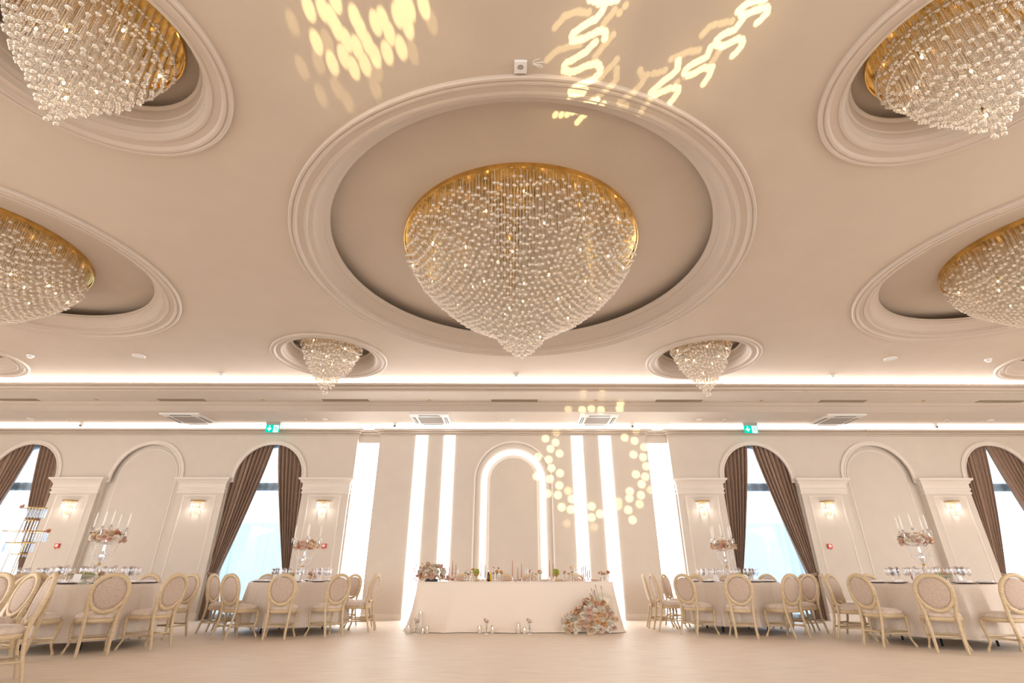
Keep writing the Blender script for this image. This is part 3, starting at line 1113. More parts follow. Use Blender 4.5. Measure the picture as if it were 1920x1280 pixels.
# ================================================================== round tables
def round_table(nm, cx, cy, R=.945):
    t = thing('round_table', 'round folding banquet table hidden under cloth, ' + nm, 'table', (cx, cy, 0), 0, 'round guest tables')
    MB().lathe([(.001, .862), (R - .03, .862), (R - .03, .83), (.001, .83)], 64, smooth=False).build('tabletop', M['darkwood'], t)
    for q in range(4):
        a = PI / 4 + q * PI / 2
        m = MB()
        m.tube([(.62 * math.cos(a), .62 * math.sin(a), 0), (.58 * math.cos(a), .58 * math.sin(a), .83)], .017, 8)
        m.build('leg', M['dark'], t)
    m = MB()
    nu, nv = 240, 16
    th = 2 * PI * np.arange(nu) / nu
    ph = rnd.uniform(0, 6)
    P = [[(0 * c, 0, .876) for c in th], [(R * math.cos(a), R * math.sin(a), .876) for a in th]]
    for j in range(nv + 1):
        f = j / nv
        z = .872 - f * .735
        w = (1 - np.abs(np.sin(8.5 * th + ph + .9 * np.sin(3 * th)))) ** 1.4
        w2 = .5 + .5 * np.sin(29 * th + 2 * ph)
        r = R + .010 + f * .02 + (f ** .8) * (.085 * w + .015 * w2)
        P.append(np.stack([r * np.cos(th), r * np.sin(th), np.full(nu, z)], -1))
    P = [np.asarray(p, float) for p in P]
    m.grid(np.array(P), closev=True, flip=False)
    o = m.build('tablecloth', M['cloth'])
    o.location = (cx, cy, 0)
    tag(o, 'long cream tablecloth falling in folds over the round table, ' + nm, 'tablecloth', 'round cream tablecloths')


ZT = .878


def lathe_thing_mesh(name, prof, material, n=20):
    o = MB().lathe(prof, n).build(name, material)
    return o


# prototypes of the small table ware (meshes shared by the copies)
def proto_mesh(prof, n=20):
    m = MB()
    m.lathe(prof, n)
    o = m.build('tmp', M['tglass'])
    me = o.data
    bpy.data.objects.remove(o)
    return me


def lathe_mesh(name, prof, material, n=20):
    o = MB().lathe(prof, n).build(name, material)
    me = o.data
    bpy.data.objects.remove(o)
    return me


def inst(name, mesh, loc, label, cat, group=None, rz=0, parent=None, sc=None):
    o = bpy.data.objects.new(name, mesh)
    COL.objects.link(o)
    o.location = loc
    o.rotation_euler = (0, 0, rz)
    if sc:
        o.scale = sc if isinstance(sc, tuple) else (sc,) * 3
    if parent is not None:
        o.parent = parent
    elif label:
        tag(o, label, cat, group)
    return o


ME = dict(
    wine=lathe_mesh('wine_glass', [(.035, 0), (.034, .003), (.006, .008), (.0035, .02), (.0035, .10), (.012, .115), (.034, .14), (.042, .17), (.040, .21), (.034, .245), (.0325, .245), (.038, .21), (.040, .17), (.032, .143), (.01, .12)], M['tglass']),
    flute=lathe_mesh('flute', [(.033, 0), (.032, .003), (.006, .008), (.0035, .02), (.0035, .09), (.012, .11), (.024, .15), (.026, .20), (.023, .265), (.0215, .265), (.024, .20), (.022, .15)], M['tglass']),
    tumbler=lathe_mesh('tumbler', [(.001, .0), (.03, 0), (.037, .02), (.038, .11), (.036, .11), (.035, .02), (.001, .012)], M['tglass']),
    charger=lathe_mesh('charger', [(.001, .002), (.09, .002), (.10, .004), (.16, .014), (.163, .017), (.16, .018), (.10, .009), (.001, .008)], M['charger'], 36),
    plate=lathe_mesh('plate', [(.001, 0), (.07, 0), (.12, .014), (.121, .017), (.07, .006), (.001, .005)], M['plate'], 32),
    vase=lathe_mesh('vase', [(.001, 0), (.028, 0), (.033, .01), (.032, .06), (.018, .085), (.016, .10), (.020, .115), (.018, .115), (.014, .10), (.016, .085), (.03, .06), (.03, .012), (.001, .008)], M['tglass'], 16),
    taper=lathe_mesh('taper', [(.001, 0), (.0125, 0), (.012, .12), (.008, .30), (.003, .335), (.001, .337)], M['pinkcandle'], 12),
    taperw=lathe_mesh('taper_white', [(.001, 0), (.015, 0), (.0145, .10), (.010, .225), (.003, .25), (.001, .252)], M['candle'], 12),
    holder=lathe_mesh('candlestick', [(.001, 0), (.036, 0), (.034, .006), (.012, .016), (.009, .03), (.014, .04), (.009, .05), (.009, .07), (.015, .08), (.014, .10), (.011, .10), (.011, .075), (.001, .07)], M['acrylic'], 16),
)
m = MB()
m.box((-.045, -.09, .0), (.045, .09, .012))
m.box((-.04, -.085, .012), (.04, .05, .022))
o = m.build('napkin', M['paper']); ME['napkin'] = o.data; bpy.data.objects.remove(o)
m = MB()
m.add([(-.05, -.03, 0), (.05, -.03, 0), (.05, 0, .14), (-.05, 0, .14), (-.05, .03, 0), (.05, .03, 0)], [(0, 1, 2, 3), (3, 2, 5, 4), (0, 4, 5, 1), (0, 3, 4), (1, 5, 2)])
o = m.build('menu_card', M['paper']); ME['card'] = o.data; bpy.data.objects.remove(o)


# ------------------------------------------------------------------ flowers
def rose_mesh(name, material, npet=13, seed=1):
    rg = random.Random(seed)
    m = MB()
    for i in range(npet):
        f = i / (npet - 1)
        r0 = .08 + .55 * f
        a = i * 2.39996
        wd = .55 + .5 * f
        rows = []
        for j in range(4):
            v = j / 3
            row = []
            for q in range(5):
                u = (q / 4 - .5) * 2
                ang = a + u * (wd if f > .3 else 1.3) * (1 - .25 * v * v)
                rad = r0 * (.45 + .55 * math.sin(v * PI / 2)) + f * .42 * v * v - .06 * u * u * v
                z = -.55 + v * (1.1 - .55 * f) - .18 * f * v * v - .10 * u * u * v
                row.append((rad * math.cos(ang), rad * math.sin(ang), z))
            rows.append(row)
        m.grid(rows)
    m.blobs([(0, 0, -.35)], [(.4, .4, .35)], ICO1)
    o = m.build(name, material)
    me = o.data
    bpy.data.objects.remove(o)
    return me


ROSE = {c: rose_mesh('rose_' + c, M['f_' + c], 14, 3) for c in ('white', 'cream', 'blush', 'peach', 'rust')}


def bud_mesh(c):
    m = MB()
    m.lathe([(.001, -.5), (.35, -.45), (.55, -.1), (.5, .35), (.3, .6), (.001, .7)], 8)
    o = m.build('bud_' + c, M['f_' + c])
    me = o.data
    bpy.data.objects.remove(o)
    return me


BUD = {c: bud_mesh(c) for c in ('blush', 'rust', 'white')}


def blossom(parent, p, d, size, colour, kind='rose'):
    me = ROSE[colour] if kind == 'rose' else BUD[colour]
    o = bpy.data.objects.new('blossom' if kind == 'rose' else 'bud', me)
    COL.objects.link(o)
    o.parent = parent
    q = Vector(d).to_track_quat('Z', 'Y')
    o.rotation_mode = 'XYZ'
    o.rotation_euler = (q.to_matrix().to_4x4() @ Matrix.Rotation(rnd.uniform(0, 6), 4, 'Z')).to_euler()
    o.location = p
    o.scale = (size,) * 3
    return o


def leaves(parent, pts, dirs, ln, mat_='green2'):
    m = MB()
    for p, d in zip(pts, dirs):
        d = Vector(d).normalized()
        s = d.orthogonal().normalized()
        p = Vector(p)
        a, b, c, e = p, p + d * ln * .5 + s * ln * .22, p + d * ln, p + d * ln * .5 - s * ln * .22
        up = d.cross(s) * ln * .08
        m.add([a, b + up, c, e + up, p + d * ln * .5], [(0, 1, 4), (1, 2, 4), (2, 3, 4), (3, 0, 4)])
    o = m.build('foliage', M[mat_], parent)
    o['kind'] = 'stuff'
    return o


def bud_vase(x, y, z, cols, label, group, h=.12, s=1.0):
    t = thing('bud_vase', label, 'vase', (x, y, z), rnd.uniform(0, 6), group)
    inst('vase', ME['vase'], (0, 0, 0), None, None, parent=t, sc=s)
    n = len(cols)
    for i, c in enumerate(cols):
        a = i * 2 * PI / max(n, 1) + .4
        top = Vector((.04 * math.cos(a) * (n > 1), .04 * math.sin(a) * (n > 1), .115 * s + h * (1 - .15 * i)))
        m = MB()
        m.tube([(0, 0, .02), (top.x * .4, top.y * .4, .12 * s), tuple(top)], .0025, 5)
        m.build('stem', M['stem'], t)
        blossom(t, top, (top.x * 3, top.y * 3 - .02, .1), .040, c)
    pts = [(0, 0, .12 * s + h * .3)] * 3
    leaves(t, pts, [(math.cos(k_ * 2.1), math.sin(k_ * 2.1), .8) for k_ in range(3)], .05)
    return t


def candle_on(x, y, z, me, label, group, lit=False):
    return inst('taper_candle', me, (x, y, z), label, 'candle', group)


# ------------------------------------------------------------------ candelabra
def candelabra(label, group):
    t = thing('candelabra', label, 'candelabra', (0, 0, 0), 0, group)
    MB().lathe([(.001, 0), (.095, 0), (.095, .012), (.06, .022), (.03, .035), (.025, .05)], 24).build('base', M['acrylic'], t)
    MB().lathe([(.018, .05), (.03, .09), (.048, .135), (.045, .16), (.024, .22), (.016, .27)], 8, smooth=False).build('lower_stem', M['acrylic'], t)
    MB().lathe([(.016, .27), (.026, .28), (.026, .295), (.016, .305)], 16).build('gold_collar', M['gold'], t)
    MB().lathe([(.016, .305), (.03, .35), (.046, .40), (.044, .43), (.022, .49), (.018, .58), (.03, .60), (.018, .63), (.014, .80), (.02, .84)], 8, smooth=False).build('upper_stem', M['acrylic'], t)
    for q in range(4):
        a = .35 + q * PI / 2
        c, s_ = math.cos(a), math.sin(a)
        p = smooth_pts([(.015 * c, .015 * s_, .62), (.09 * c, .09 * s_, .60), (.19 * c, .19 * s_, .63), (.245 * c, .245 * s_, .71), (.25 * c, .25 * s_, .80)], 5)
        m = MB()
        m.tube(p, .009, 8)
        arm = m.build('arm', M['acrylic'], t)
        x, y = .25 * c, .25 * s_
        m = MB()
        m.lathe([(.006, .80), (.05, .815), (.052, .822), (.016, .83), (.016, .86), (.013, .86), (.001, .845)], 16, (x, y, 0))
        m.build('drip_cup', M['acrylic'], arm)
        m = MB()
        for e in range(7):
            b = e * 2 * PI / 7
            m.blobs([(x + .049 * math.cos(b), y + .049 * math.sin(b), .80 - .018 * r_) for r_ in range(4)], [.0075] * 4, ICO1)
        m.build('drop_fringe', M['crystal'], arm)
        a2 = a + PI / 2
        pr, qr = Vector((.20 * c, .20 * s_, .63)), Vector((.03 * c, .03 * s_, .50))
        for f0, f1, sag in ((pr, Vector((.20 * math.cos(a2), .20 * math.sin(a2), .63)), .20), (pr, qr + Vector((0, 0, -.18)), .10)):
            pts = [f0.lerp(f1, e / 22) + Vector((0, 0, -sag * 4 * (e / 22) * (1 - e / 22))) for e in range(23)]
            m = MB()
            m.blobs([tuple(v) for v in pts], [.0085] * 23, ICO1)
            m.build('bead_garland', M['crystalw'], t)
    MB().lathe([(.006, .84), (.05, .855), (.052, .862), (.016, .87), (.016, .90), (.013, .90), (.001, .885)], 16).build('drip_cup', M['acrylic'], t)
    return t


M['crystalw'] = mat('pearl_bead', (0.85, 0.82, 0.80), 0.15)

TABLES = [
    ('left near', 'left near table', -6.75, 9.05, [-77, -45, -12, 22, 58, 95, 130, 165, 200, 240]),
    ('left far', 'left far table', -4.28, 11.40, [-152, -116, -80, -44, -8, 28, 64, 100, 136, 172]),
    ('right far', 'right far table', 4.58, 11.58, [-178, -142, -106, -72, -33, 2, 38, 70, 96, 146, 166]),
    ('right near', 'right near table', 7.20, 9.50, [-127, -91, -55, -19, 17, 53, 89, 126, 162, -162]),
    ('far left edge', 'leftmost back table', -9.75, 10.90, [-150, -114, -78, -42, -6, 30, 66, 102, 138, 174]),
]
SKIP = {('left near', 22), ('right near', -55), ('right near', -19), ('right near', 17), ('left near', 200), ('left near', 240)}
MOVED = {('left far', -152): (-5.55, 11.02, math.radians(0)), ('right far', -33): (5.70, 11.02, math.radians(192)), ('left far', -8): (-3.02, 11.35, math.radians(174)), ('right far', 146): (3.85, 12.70, math.radians(-38)), ('right far', 166): (3.25, 12.08, math.radians(-8)), ('left near', 58): (-6.08, 10.2, math.radians(-104))}
candel0 = None
for short, nm, cx, cy, degs in TABLES:
    round_table(nm, cx, cy)
    # order places by how far round they sit from the one nearest the camera
    cam_dir = math.degrees(math.atan2(-cy, -cx))
    rel = lambda d: ((d - cam_dir + 180) % 360) - 180
    order = sorted(degs, key=lambda d: abs(rel(d)))
    near = order[0]
    pos = sorted([d for d in degs if ((d - near) % 360) and ((d - near) % 360) <= 180], key=lambda d: (d - near) % 360)
    neg = sorted([d for d in degs if ((d - near) % 360) > 180], key=lambda d: -((d - near) % 360))
    idx = {near: 0}
    for q, d in enumerate(pos):
        idx[d] = q + 1
    for q, d in enumerate(neg):
        idx[d] = -(q + 1)
    for d in degs:
        a = math.radians(d)
        sn = seat_name(idx[d], len(degs), degs)
        if (short, d) not in SKIP:
            jr = rnd.uniform(-.02, .03)
            r = (1.29 if (short, d) != ('left near', 58) else 1.38) + jr
            ro = rnd.uniform(-.05, .05)
            ox, oy, of = MOVED.get((short, d), (cx + r * math.cos(a), cy + r * math.sin(a), a + PI + ro))
            place_chair(ox, oy, of - PI / 2, 'oval-backed chair %s, at the %s' % (sn, nm), 'oval-backed chairs at the ' + nm)
        if d == 166:
            continue
        if short == 'far left edge' and not (-60 < d < 120):
            continue
        # place setting
        c, s_ = math.cos(a), math.sin(a)
        px, py = cx + .77 * c, cy + .77 * s_
        pl_ = 'place %s, %s' % (sn, nm)
        inst('charger_plate', ME['charger'], (px, py, ZT), 'bronze charger plate at %s' % pl_, 'plate', 'charger plates on the ' + nm)
        inst('dinner_plate', ME['plate'], (px, py, ZT + .0095), 'white plate on charger at %s' % pl_, 'plate', 'white plates on the ' + nm)
        inst('napkin', ME['napkin'], (px, py, ZT + .0275), 'folded pale napkin at %s' % pl_, 'napkin', 'napkins on the ' + nm, rz=a + PI / 2)
        for gi, (nme, mk, da, rr) in enumerate((('wine_glass', 'wine', .20, .56), ('champagne_flute', 'flute', .34, .50), ('wine_glass', 'wine', .05, .50))):
            b = a + da
            kind = ('stemmed wine glass', 'tall champagne flute', 'inner wine glass')[gi]
            inst(nme, ME[mk], (cx + rr * math.cos(b), cy + rr * math.sin(b), ZT), '%s at %s' % (kind, pl_), 'glass', kind + 'es on the ' + nm)
    if short == 'far left edge':
        continue
    # candelabra with candles and flower garland
    if candel0 is None:
        candel0 = candelabra('', 'tall crystal candelabras')
        cd = candel0
    else:
        cd = dup(candel0)
    cd.location = (cx, cy, ZT)
    cd.rotation_euler = (0, 0, rnd.uniform(-.25, .25))
    cd['label'] = 'tall crystal candelabra with bead garlands on the ' + nm
    rz = cd.rotation_euler[2]
    for q in range(5):
        a = .35 + q * PI / 2 + rz
        x, y, z = (cx + .25 * math.cos(a), cy + .25 * math.sin(a), ZT + .846) if q < 4 else (cx, cy, ZT + .886)
        dx = math.cos(a)
        lb = 'centre and highest' if q == 4 else ('right rear', 'left rear', 'left front', 'right front')[q]
        inst('taper_candle', ME['taperw'], (x, y, z), 'ivory taper candle, %s of the candelabra on %s' % (lb, nm), 'candle', 'ivory tapers on candelabras')
    w = thing('flower_garland', 'wreath of blush and cream roses around the candelabra on the ' + nm, 'flowers', (cx, cy, ZT + .70), 0, 'rose wreaths on candelabras')
    lp, ld = [], []
    for q in range(38):
        a = q * 2 * PI / 38 * 1.0 + rnd.uniform(-.1, .1)
        ring_ = q % 2
        r = .20 + .045 * ring_ + rnd.uniform(-.02, .02)
        z = (.05 if ring_ == 0 else -.02) + rnd.uniform(-.035, .035)
        blossom(w, (r * math.cos(a), r * math.sin(a), z), (math.cos(a), math.sin(a), .5 if ring_ == 0 else -.1), rnd.uniform(.050, .066),
                rnd.choice(['cream', 'white', 'blush', 'blush', 'white', 'cream', 'rust' if q % 3 == 0 else 'blush']))
        lp.append((r * math.cos(a + .1), r * math.sin(a + .1), z - .02))
        ld.append((math.cos(a), math.sin(a), rnd.uniform(-.6, .6)))
    for q in range(6):
        a = q * 1.05
        blossom(w, (.09 * math.cos(a), .09 * math.sin(a), .10), (math.cos(a) * .5, math.sin(a) * .5, 1), .045, rnd.choice(['cream', 'white']))
    leaves(w, lp[::2], ld[::2], .065)
    # bowl of green grapes
    off = {'left near': (.12, -.36), 'left far': (-.14, -.22), 'right far': (.16, -.28), 'right near': (.0, -.34)}[short]
    b = thing('fruit_bowl', 'footed sage bowl on the ' + nm, 'bowl', (cx + off[0], cy + off[1], ZT), 0, 'footed sage fruit bowls')
    MB().lathe([(.001, 0), (.05, 0), (.03, .02), (.014, .04), (.014, .07), (.05, .08), (.11, .105), (.125, .13), (.118, .132), (.10, .112), (.001, .085)], 28).build('bowl', M['bowl'], b)
    gr = MB()
    g = []
    while len(g) < 95:
        x, y = rnd.uniform(-.115, .115), rnd.uniform(-.115, .115)
        if math.hypot(x, y) < .112:
            g.append((x, y, .128 + .045 * (1 - (math.hypot(x, y) / .115) ** 2) * rnd.uniform(.3, 1)))
    gr.blobs(g, np.full(len(g), .0145), ICO2)
    go = gr.build('grapes', M['grape'])
    go.location = b.location
    tag(go, 'pile of green grapes in the bowl on the ' + nm, 'grapes')
    go['kind'] = 'stuff'
    # pink tapers, small vases, menu cards, white pillar vase
    for q, (dx, dy) in enumerate(((-.24, .05), (.13, .22), (.28, -.02))):
        inst('candlestick', ME['holder'], (cx + dx, cy + dy, ZT), 'clear candlestick, %s of three on %s' % (('left', 'middle', 'right')[q], nm), 'candlestick', 'clear candlesticks on ' + nm, sc=(1, 1, .7))
        inst('taper_candle', ME['taper'], (cx + dx, cy + dy, ZT + .052), 'dusty pink taper candle, %s of three on %s' % (('left', 'middle', 'right')[q], nm), 'candle', 'pink tapers on ' + nm, sc=(1, 1, .62))
    for q, (dx, dy) in enumerate(((.30, -.30), (-.30, -.18), (-.02, -.42))):
        bud_vase(cx + dx, cy + dy, ZT, [('peach', 'blush'), ('white',), ('cream', 'blush')][q], 'small glass vase with %s, on %s' % (('apricot and pink roses', 'a single white rose', 'cream and pink roses')[q], nm), 'small flower vases on ' + nm, .07, .8)
    for q, (dx, dy) in enumerate(((.42, -.12), (-.38, -.34), (.12, -.52))):
        inst('menu_card', ME['card'], (cx + dx, cy + dy, ZT), 'folded white card, %s one on %s' % (('right', 'left', 'front')[q], nm), 'menu card', 'white cards on ' + nm, rz=(q - 1) * .4)

# the table just outside the left edge: three of its chairs reach into the photo
round_table('table just outside the left edge', -6.20, 4.95)
place_chair(-5.34, 6.02, math.atan2(-.76, -.65) - PI / 2, 'large oval-backed chair at left front, turned sideways, its feet cut by the bottom edge', 'oval-backed chairs by the left edge')
place_chair(-6.08, 6.30, math.atan2(-.95, -.15) - PI / 2, 'oval-backed chair cut off by the left edge, showing its pale front cushion', 'oval-backed chairs by the left edge')
place_chair(-6.44, 7.08, math.atan2(-.90, -.42) - PI / 2, 'oval-backed chair behind the cut-off one at the left edge, seen from the front', 'oval-backed chairs by the left edge')

# crystal stand on the far left table
t = thing('crystal_stand', 'tall gold stand with tiers of hanging crystal rods on the far left table', 'crystal stand', (-9.72, 10.80, ZT))
for q, (dx, dy, tx) in enumerate(((-.16, -.05, .0), (-.04, .06, .02), (.10, -.05, .04))):
    m = MB()
    m.tube([(dx, dy, 0), (dx * .6 + tx, dy * .5, 1.35)], .006, 6)
    m.build('leg', M['gold'], t)
for zt, ox, r, ln in ((1.37, .0, .235, .19), (1.13, .02, .13, .19), (.92, -.01, .42, .19), (.71, -.03, .27, .17), (.50, .02, .14, .05)):
    m = MB()
    th = np.linspace(0, 2 * PI, 49)
    m.tube(np.stack([ox + r * np.cos(th), .55 * r * np.sin(th), np.full(49, zt)], -1), .007, 6)
    for q in range(3):
        a = q * 2.1 + .3
        m.tube([(ox, 0, zt), (ox + r * math.cos(a), .55 * r * math.sin(a), zt)], .004, 5)
    h = m.build('hoop', M['gold'], t)
    nr = int(2 * PI * r / .06)
    for q in range(nr):
        a = 2 * PI * q / nr
        mm = MB()
        x, y = ox + r * math.cos(a), .55 * r * math.sin(a)
        mm.tube([(x, y, zt - .01), (x, y, zt - ln)], .010, 5, smooth=False)
        mm.build('crystal_rod', M['rod'], h)
blossom(t, (-.27, -.03, 1.40), (-.3, -1, .4), .06, 'blush')
blossom(t, (.46, -.03, .93), (.3, -1, .4), .05, 'rust')
b = thing('fruit_bowl', 'footed sage bowl at the left edge of the photo on the far left table', 'bowl', (-9.98, 10.60, ZT), 0, 'footed sage fruit bowls')
MB().lathe([(.001, 0), (.05, 0), (.03, .02), (.014, .04), (.014, .07), (.05, .08), (.11, .105), (.125, .13), (.118, .132), (.10, .112), (.001, .085)], 28).build('bowl', M['bowl'], b)
go = inst('grapes', go.data, (-9.98, 10.60, ZT), 'pile of green grapes in the bowl on the far left table', 'grapes')
go['kind'] = 'stuff'

# ================================================================== head table
HX, HY, HW_, HD = .12, 11.72, 1.98, .46
t = thing('head_table', 'long rectangular head table hidden under ivory satin cloth', 'table', (HX, HY, 0))
MB().box((-HW_ + .02, -HD + .02, .83), (HW_ - .02, HD - .02, .868)).build('tabletop', M['darkwood'], t)
for sx in (-1, 1):
    for sy in (-1, 1):
        MB().box((sx * 1.75 - .03, sy * .36 - .03, 0), (sx * 1.75 + .03, sy * .36 + .03, .83)).build('leg', M['dark'], t)


def rrect(w, d, r, n):
    """points evenly spread round a rounded rectangle, with outward normals"""
    segs = []
    for (cx_, cy_, a0) in ((w - r, d - r, 0), (-w + r, d - r, PI / 2), (-w + r, -d + r, PI), (w - r, -d + r, 1.5 * PI)):
        for q in range(13):
            a = a0 + q / 12 * PI / 2
            segs.append((cx_ + r * math.cos(a), cy_ + r * math.sin(a), math.cos(a), math.sin(a)))
    S = np.array(segs + segs[:1])
    L = np.r_[0, np.cumsum(np.linalg.norm(np.diff(S[:, :2], axis=0), axis=1))]
    t_ = np.linspace(0, L[-1], n, endpoint=False)
    return np.stack([np.interp(t_, L, S[:, k_]) for k_ in range(4)], -1), t_


n = 480
S, arc = rrect(HW_, HD, .05, n)
rows = [np.stack([S[:, 0] * .0, S[:, 1] * 0, np.full(n, .884)], -1), np.stack([S[:, 0], S[:, 1], np.full(n, .884)], -1)]
S2 = S.copy()
for j in range(19):
    f = j / 18
    z = .878 - .868 * f
    lat = (1 - np.abs(np.sin(arc * 2.6 + .5 * f + 1.2 * np.sin(arc * 1.3)))) ** 1.6
    fine = np.sin(arc * 15 + 2 * np.sin(arc * 2.7)) * .5 + .5
    endp = np.clip((np.abs(S[:, 0]) - (HW_ - .45)) / .45, 0, 1)      # ends spread wider
    off = .008 + f ** 1.5 * (.15 + .12 * lat + .012 * fine * (1 - endp) + endp * (.035 * np.sin(arc * 22) * .5 - .02))
    if j == 18:
        off = off + .03
    rows.append(np.stack([S[:, 0] + S[:, 2] * off * .9, S[:, 1] + S[:, 3] * off, np.full(n, z)], -1))
m = MB()
m.grid(np.array(rows), closev=True)
o = m.build('tablecloth', M['satin'])
o.location = (HX, HY, 0)
tag(o, 'long ivory satin cloth draped to the floor over the rectangular head table', 'tablecloth')
for i, x in enumerate((-1.09, -.085, .46, 1.52)):
    place_chair(x, 12.36, PI, 'oval-backed chair behind the head table, %s from the left' % ORD[i], 'oval-backed chairs behind the head table')


def sx(px, Y, y=1080.0):
    """world x at depth Y for a horizontal bearing read off the plan of the table"""
    return (px - 960) / 940.0 / 1.103 * Y + .0045 * Y


HZ = .886
CN = [(842, 1.165, 11.45), (848, 1.29, 11.60), (854.5, 1.23, 11.42), (902, 1.29, 11.42), (909.5, 1.21, 11.6), (961, 1.29, 11.42), (971, 1.165, 11.5), (978, 1.23, 11.42),
      (1031, 1.29, 11.42), (1037.5, 1.23, 11.55), (1091.5, 1.165, 11.45), (1094.5, 1.235, 11.55), (1098.5, 1.295, 11.40), (1102, 1.165, 11.5), (1106, 1.235, 11.42)]
for i, (px, zt, Y) in enumerate(CN):
    x = sx(px, Y)
    low = zt < 1.2
    hh = .10 * (1.1 if zt > 1.25 else .85 if not low else .28)
    nme = ORD[i] if i < 12 else ('thirteenth', 'fourteenth', 'fifteenth')[i - 12]
    inst('candlestick', ME['holder'], (x, Y, HZ), 'clear glass candlestick on the head table, %s from the left' % nme, 'candlestick', 'clear candlesticks on the head table', sc=(1, 1, hh / .10))
    inst('taper_candle', ME['taper'], (x, Y, HZ + hh * .74), 'dusty pink taper candle on the head table, %s from the left' % nme, 'candle', 'pink tapers on the head table', sc=(1, 1, (zt - HZ - hh * .74) / .337))
VS = [(873, ('white',), .10, 'white rose, left of the left grape dish'), (879, ('rust',), .03, 'rust rose, left of the left grape dish'), (884.5, ('peach', 'white'), .12, 'apricot rose, touching the left grape dish'),
      (925.5, ('blush',), .06, 'pink rose beside the yellow bottle'), (931.5, ('peach', 'white'), .09, 'apricot and white roses between the water bottles'), (940, ('peach', 'cream'), .08, 'apricot rose right of the water bottles'),
      (997, ('rust', 'white'), .09, 'rust rose, leftmost right of centre'), (1005, ('cream',), .04, 'low cream rose right of centre'), (1012.5, ('peach', 'white'), .09, 'apricot rose right of centre'),
      (1059, ('rust',), .08, 'rust rose, left of the tall apricot one'), (1067, ('peach',), .04, 'low apricot rose under the tall one'), (1073, ('peach', 'white'), .16, 'tallest apricot rose'),
      (1126, ('cream', 'blush'), .07, 'cream and pink roses near right end'), (1133, ('blush', 'peach'), .05, 'low pink roses near the right end'), (1141, ('peach', 'rust'), .08, 'apricot roses at the right end')]
for i, (px, cols, h_, lb) in enumerate(VS):
    Y = 11.38 + .06 * (i % 3)
    bud_vase(sx(px, Y), Y, HZ, cols, 'glass bud vase on head table with ' + lb, 'bud vases on the head table', h_, .95)
for i, px in enumerate((893, 1043)):
    x = sx(px, 11.5)
    b = thing('fruit_dish', 'small footed dish of green grapes on the head table, %s one' % ('left', 'right')[i], 'dish', (x, 11.5, HZ), 0, 'footed grape dishes on the head table')
    MB().lathe([(.001, 0), (.042, 0), (.02, .012), (.010, .03), (.010, .09), (.03, .10), (.06, .13), (.062, .14), (.055, .135), (.001, .105)], 24).build('dish', M['brass'], b)
    g = [(rnd.uniform(-.06, .06), rnd.uniform(-.06, .06), .145 + rnd.uniform(0, .085)) for _ in range(46)]
    mm = MB()
    mm.blobs(g, np.full(46, .0165), ICO2)
    gg = mm.build('grapes', M['grape'])
    gg.location = b.location
    tag(gg, 'heap of green grapes in the %s footed dish on the head table' % ('left', 'right')[i], 'grapes')
    gg['kind'] = 'stuff'


def bottle(px, Y, matl, prof, lab, capm):
    t = thing('bottle', lab, 'bottle', (sx(px, Y), Y, HZ))
    MB().lathe(prof, 20).build('bottle_body', matl, t)
    z = prof[-1][1]
    MB().lathe([(.015, z - .02), (.015, z + .004), (.001, z + .004)], 14).build('cap', capm, t)


bottle(916, 11.42, M['cola'], [(.001, 0), (.027, 0), (.029, .05), (.026, .08), (.029, .11), (.014, .155), (.012, .175)], 'dark cola bottle on the head table', M['dark'])
bottle(920.5, 11.44, M['juice'], [(.001, 0), (.027, 0), (.028, .10), (.024, .13), (.014, .155), (.012, .17)], 'yellow juice bottle beside the dark cola bottle', M['juice'])
bottle(925.5, 11.60, M['tglass'], [(.001, 0), (.034, 0), (.036, .18), (.014, .24), (.013, .27)], 'clear water bottle with red cap behind yellow juice', M['red'])
bottle(934.5, 11.60, M['tglass'], [(.001, 0), (.034, 0), (.036, .17), (.014, .23), (.013, .26)], 'clear water bottle with dark cap, right of the red-capped one', M['dark'])
for i, px in enumerate((868, 903, 945, 968, 986, 1022, 1052, 1085, 1118)):
    x = sx(px, 11.98)
    inst('dinner_plate', ME['plate'], (x, 11.98, HZ), 'white plate under a peach napkin on the head table, %s from the left' % ORD[i], 'plate', 'plates on the head table')
    mm = MB()
    mm.box((-.13, -.07, 0), (.13, .07, .022))
    o = mm.build('napkin', M['napkin'])
    o.location = (x, 11.98, HZ + .0175)
    tag(o, 'folded peach napkin on the head table, %s from the left' % ORD[i], 'napkin', 'peach napkins on the head table')
for i, px in enumerate((840, 851, 857, 914, 988, 993, 1016, 1019, 1080, 1084, 1089)):
    Y = 11.80 + .03 * (i % 3)
    inst('wine_glass', ME['wine' if i % 2 else 'flute'], (sx(px, Y), Y, HZ), 'clear stemmed glass on the head table, %s from the left' % ORD[i], 'glass', 'stemmed glasses on the head table')

# low rose arrangement on the left end of the head table
fa = thing('flower_arrangement', 'rounded arrangement of pink and white roses on the left end of head table', 'flowers', (-1.60, 11.42, HZ))
lp, ld = [], []
for q in range(78):
    a, e = q * 2.39996, math.asin(min(1, .02 + .96 * ((q % 26) / 26.0)))
    r = .27 + rnd.uniform(-.03, .03)
    p = (r * math.cos(e) * math.cos(a) * 1.12, r * math.cos(e) * math.sin(a) * .75, .05 + r * math.sin(e) * 1.12)
    topw = p[2] > .2 or (p[0] > .1 and p[2] > .12)
    blossom(fa, p, (p[0], p[1], p[2] + .02), rnd.uniform(.046, .060) * (1.25 if topw and p[0] > .05 else 1), rnd.choice(['white', 'white', 'cream', 'blush']) if topw else rnd.choice(['blush', 'blush', 'rust', 'white', 'cream']))
    lp.append((p[0] * .95, p[1] * .95, p[2] * .95)); ld.append((p[0], p[1], p[2] + rnd.uniform(-.1, .3)))
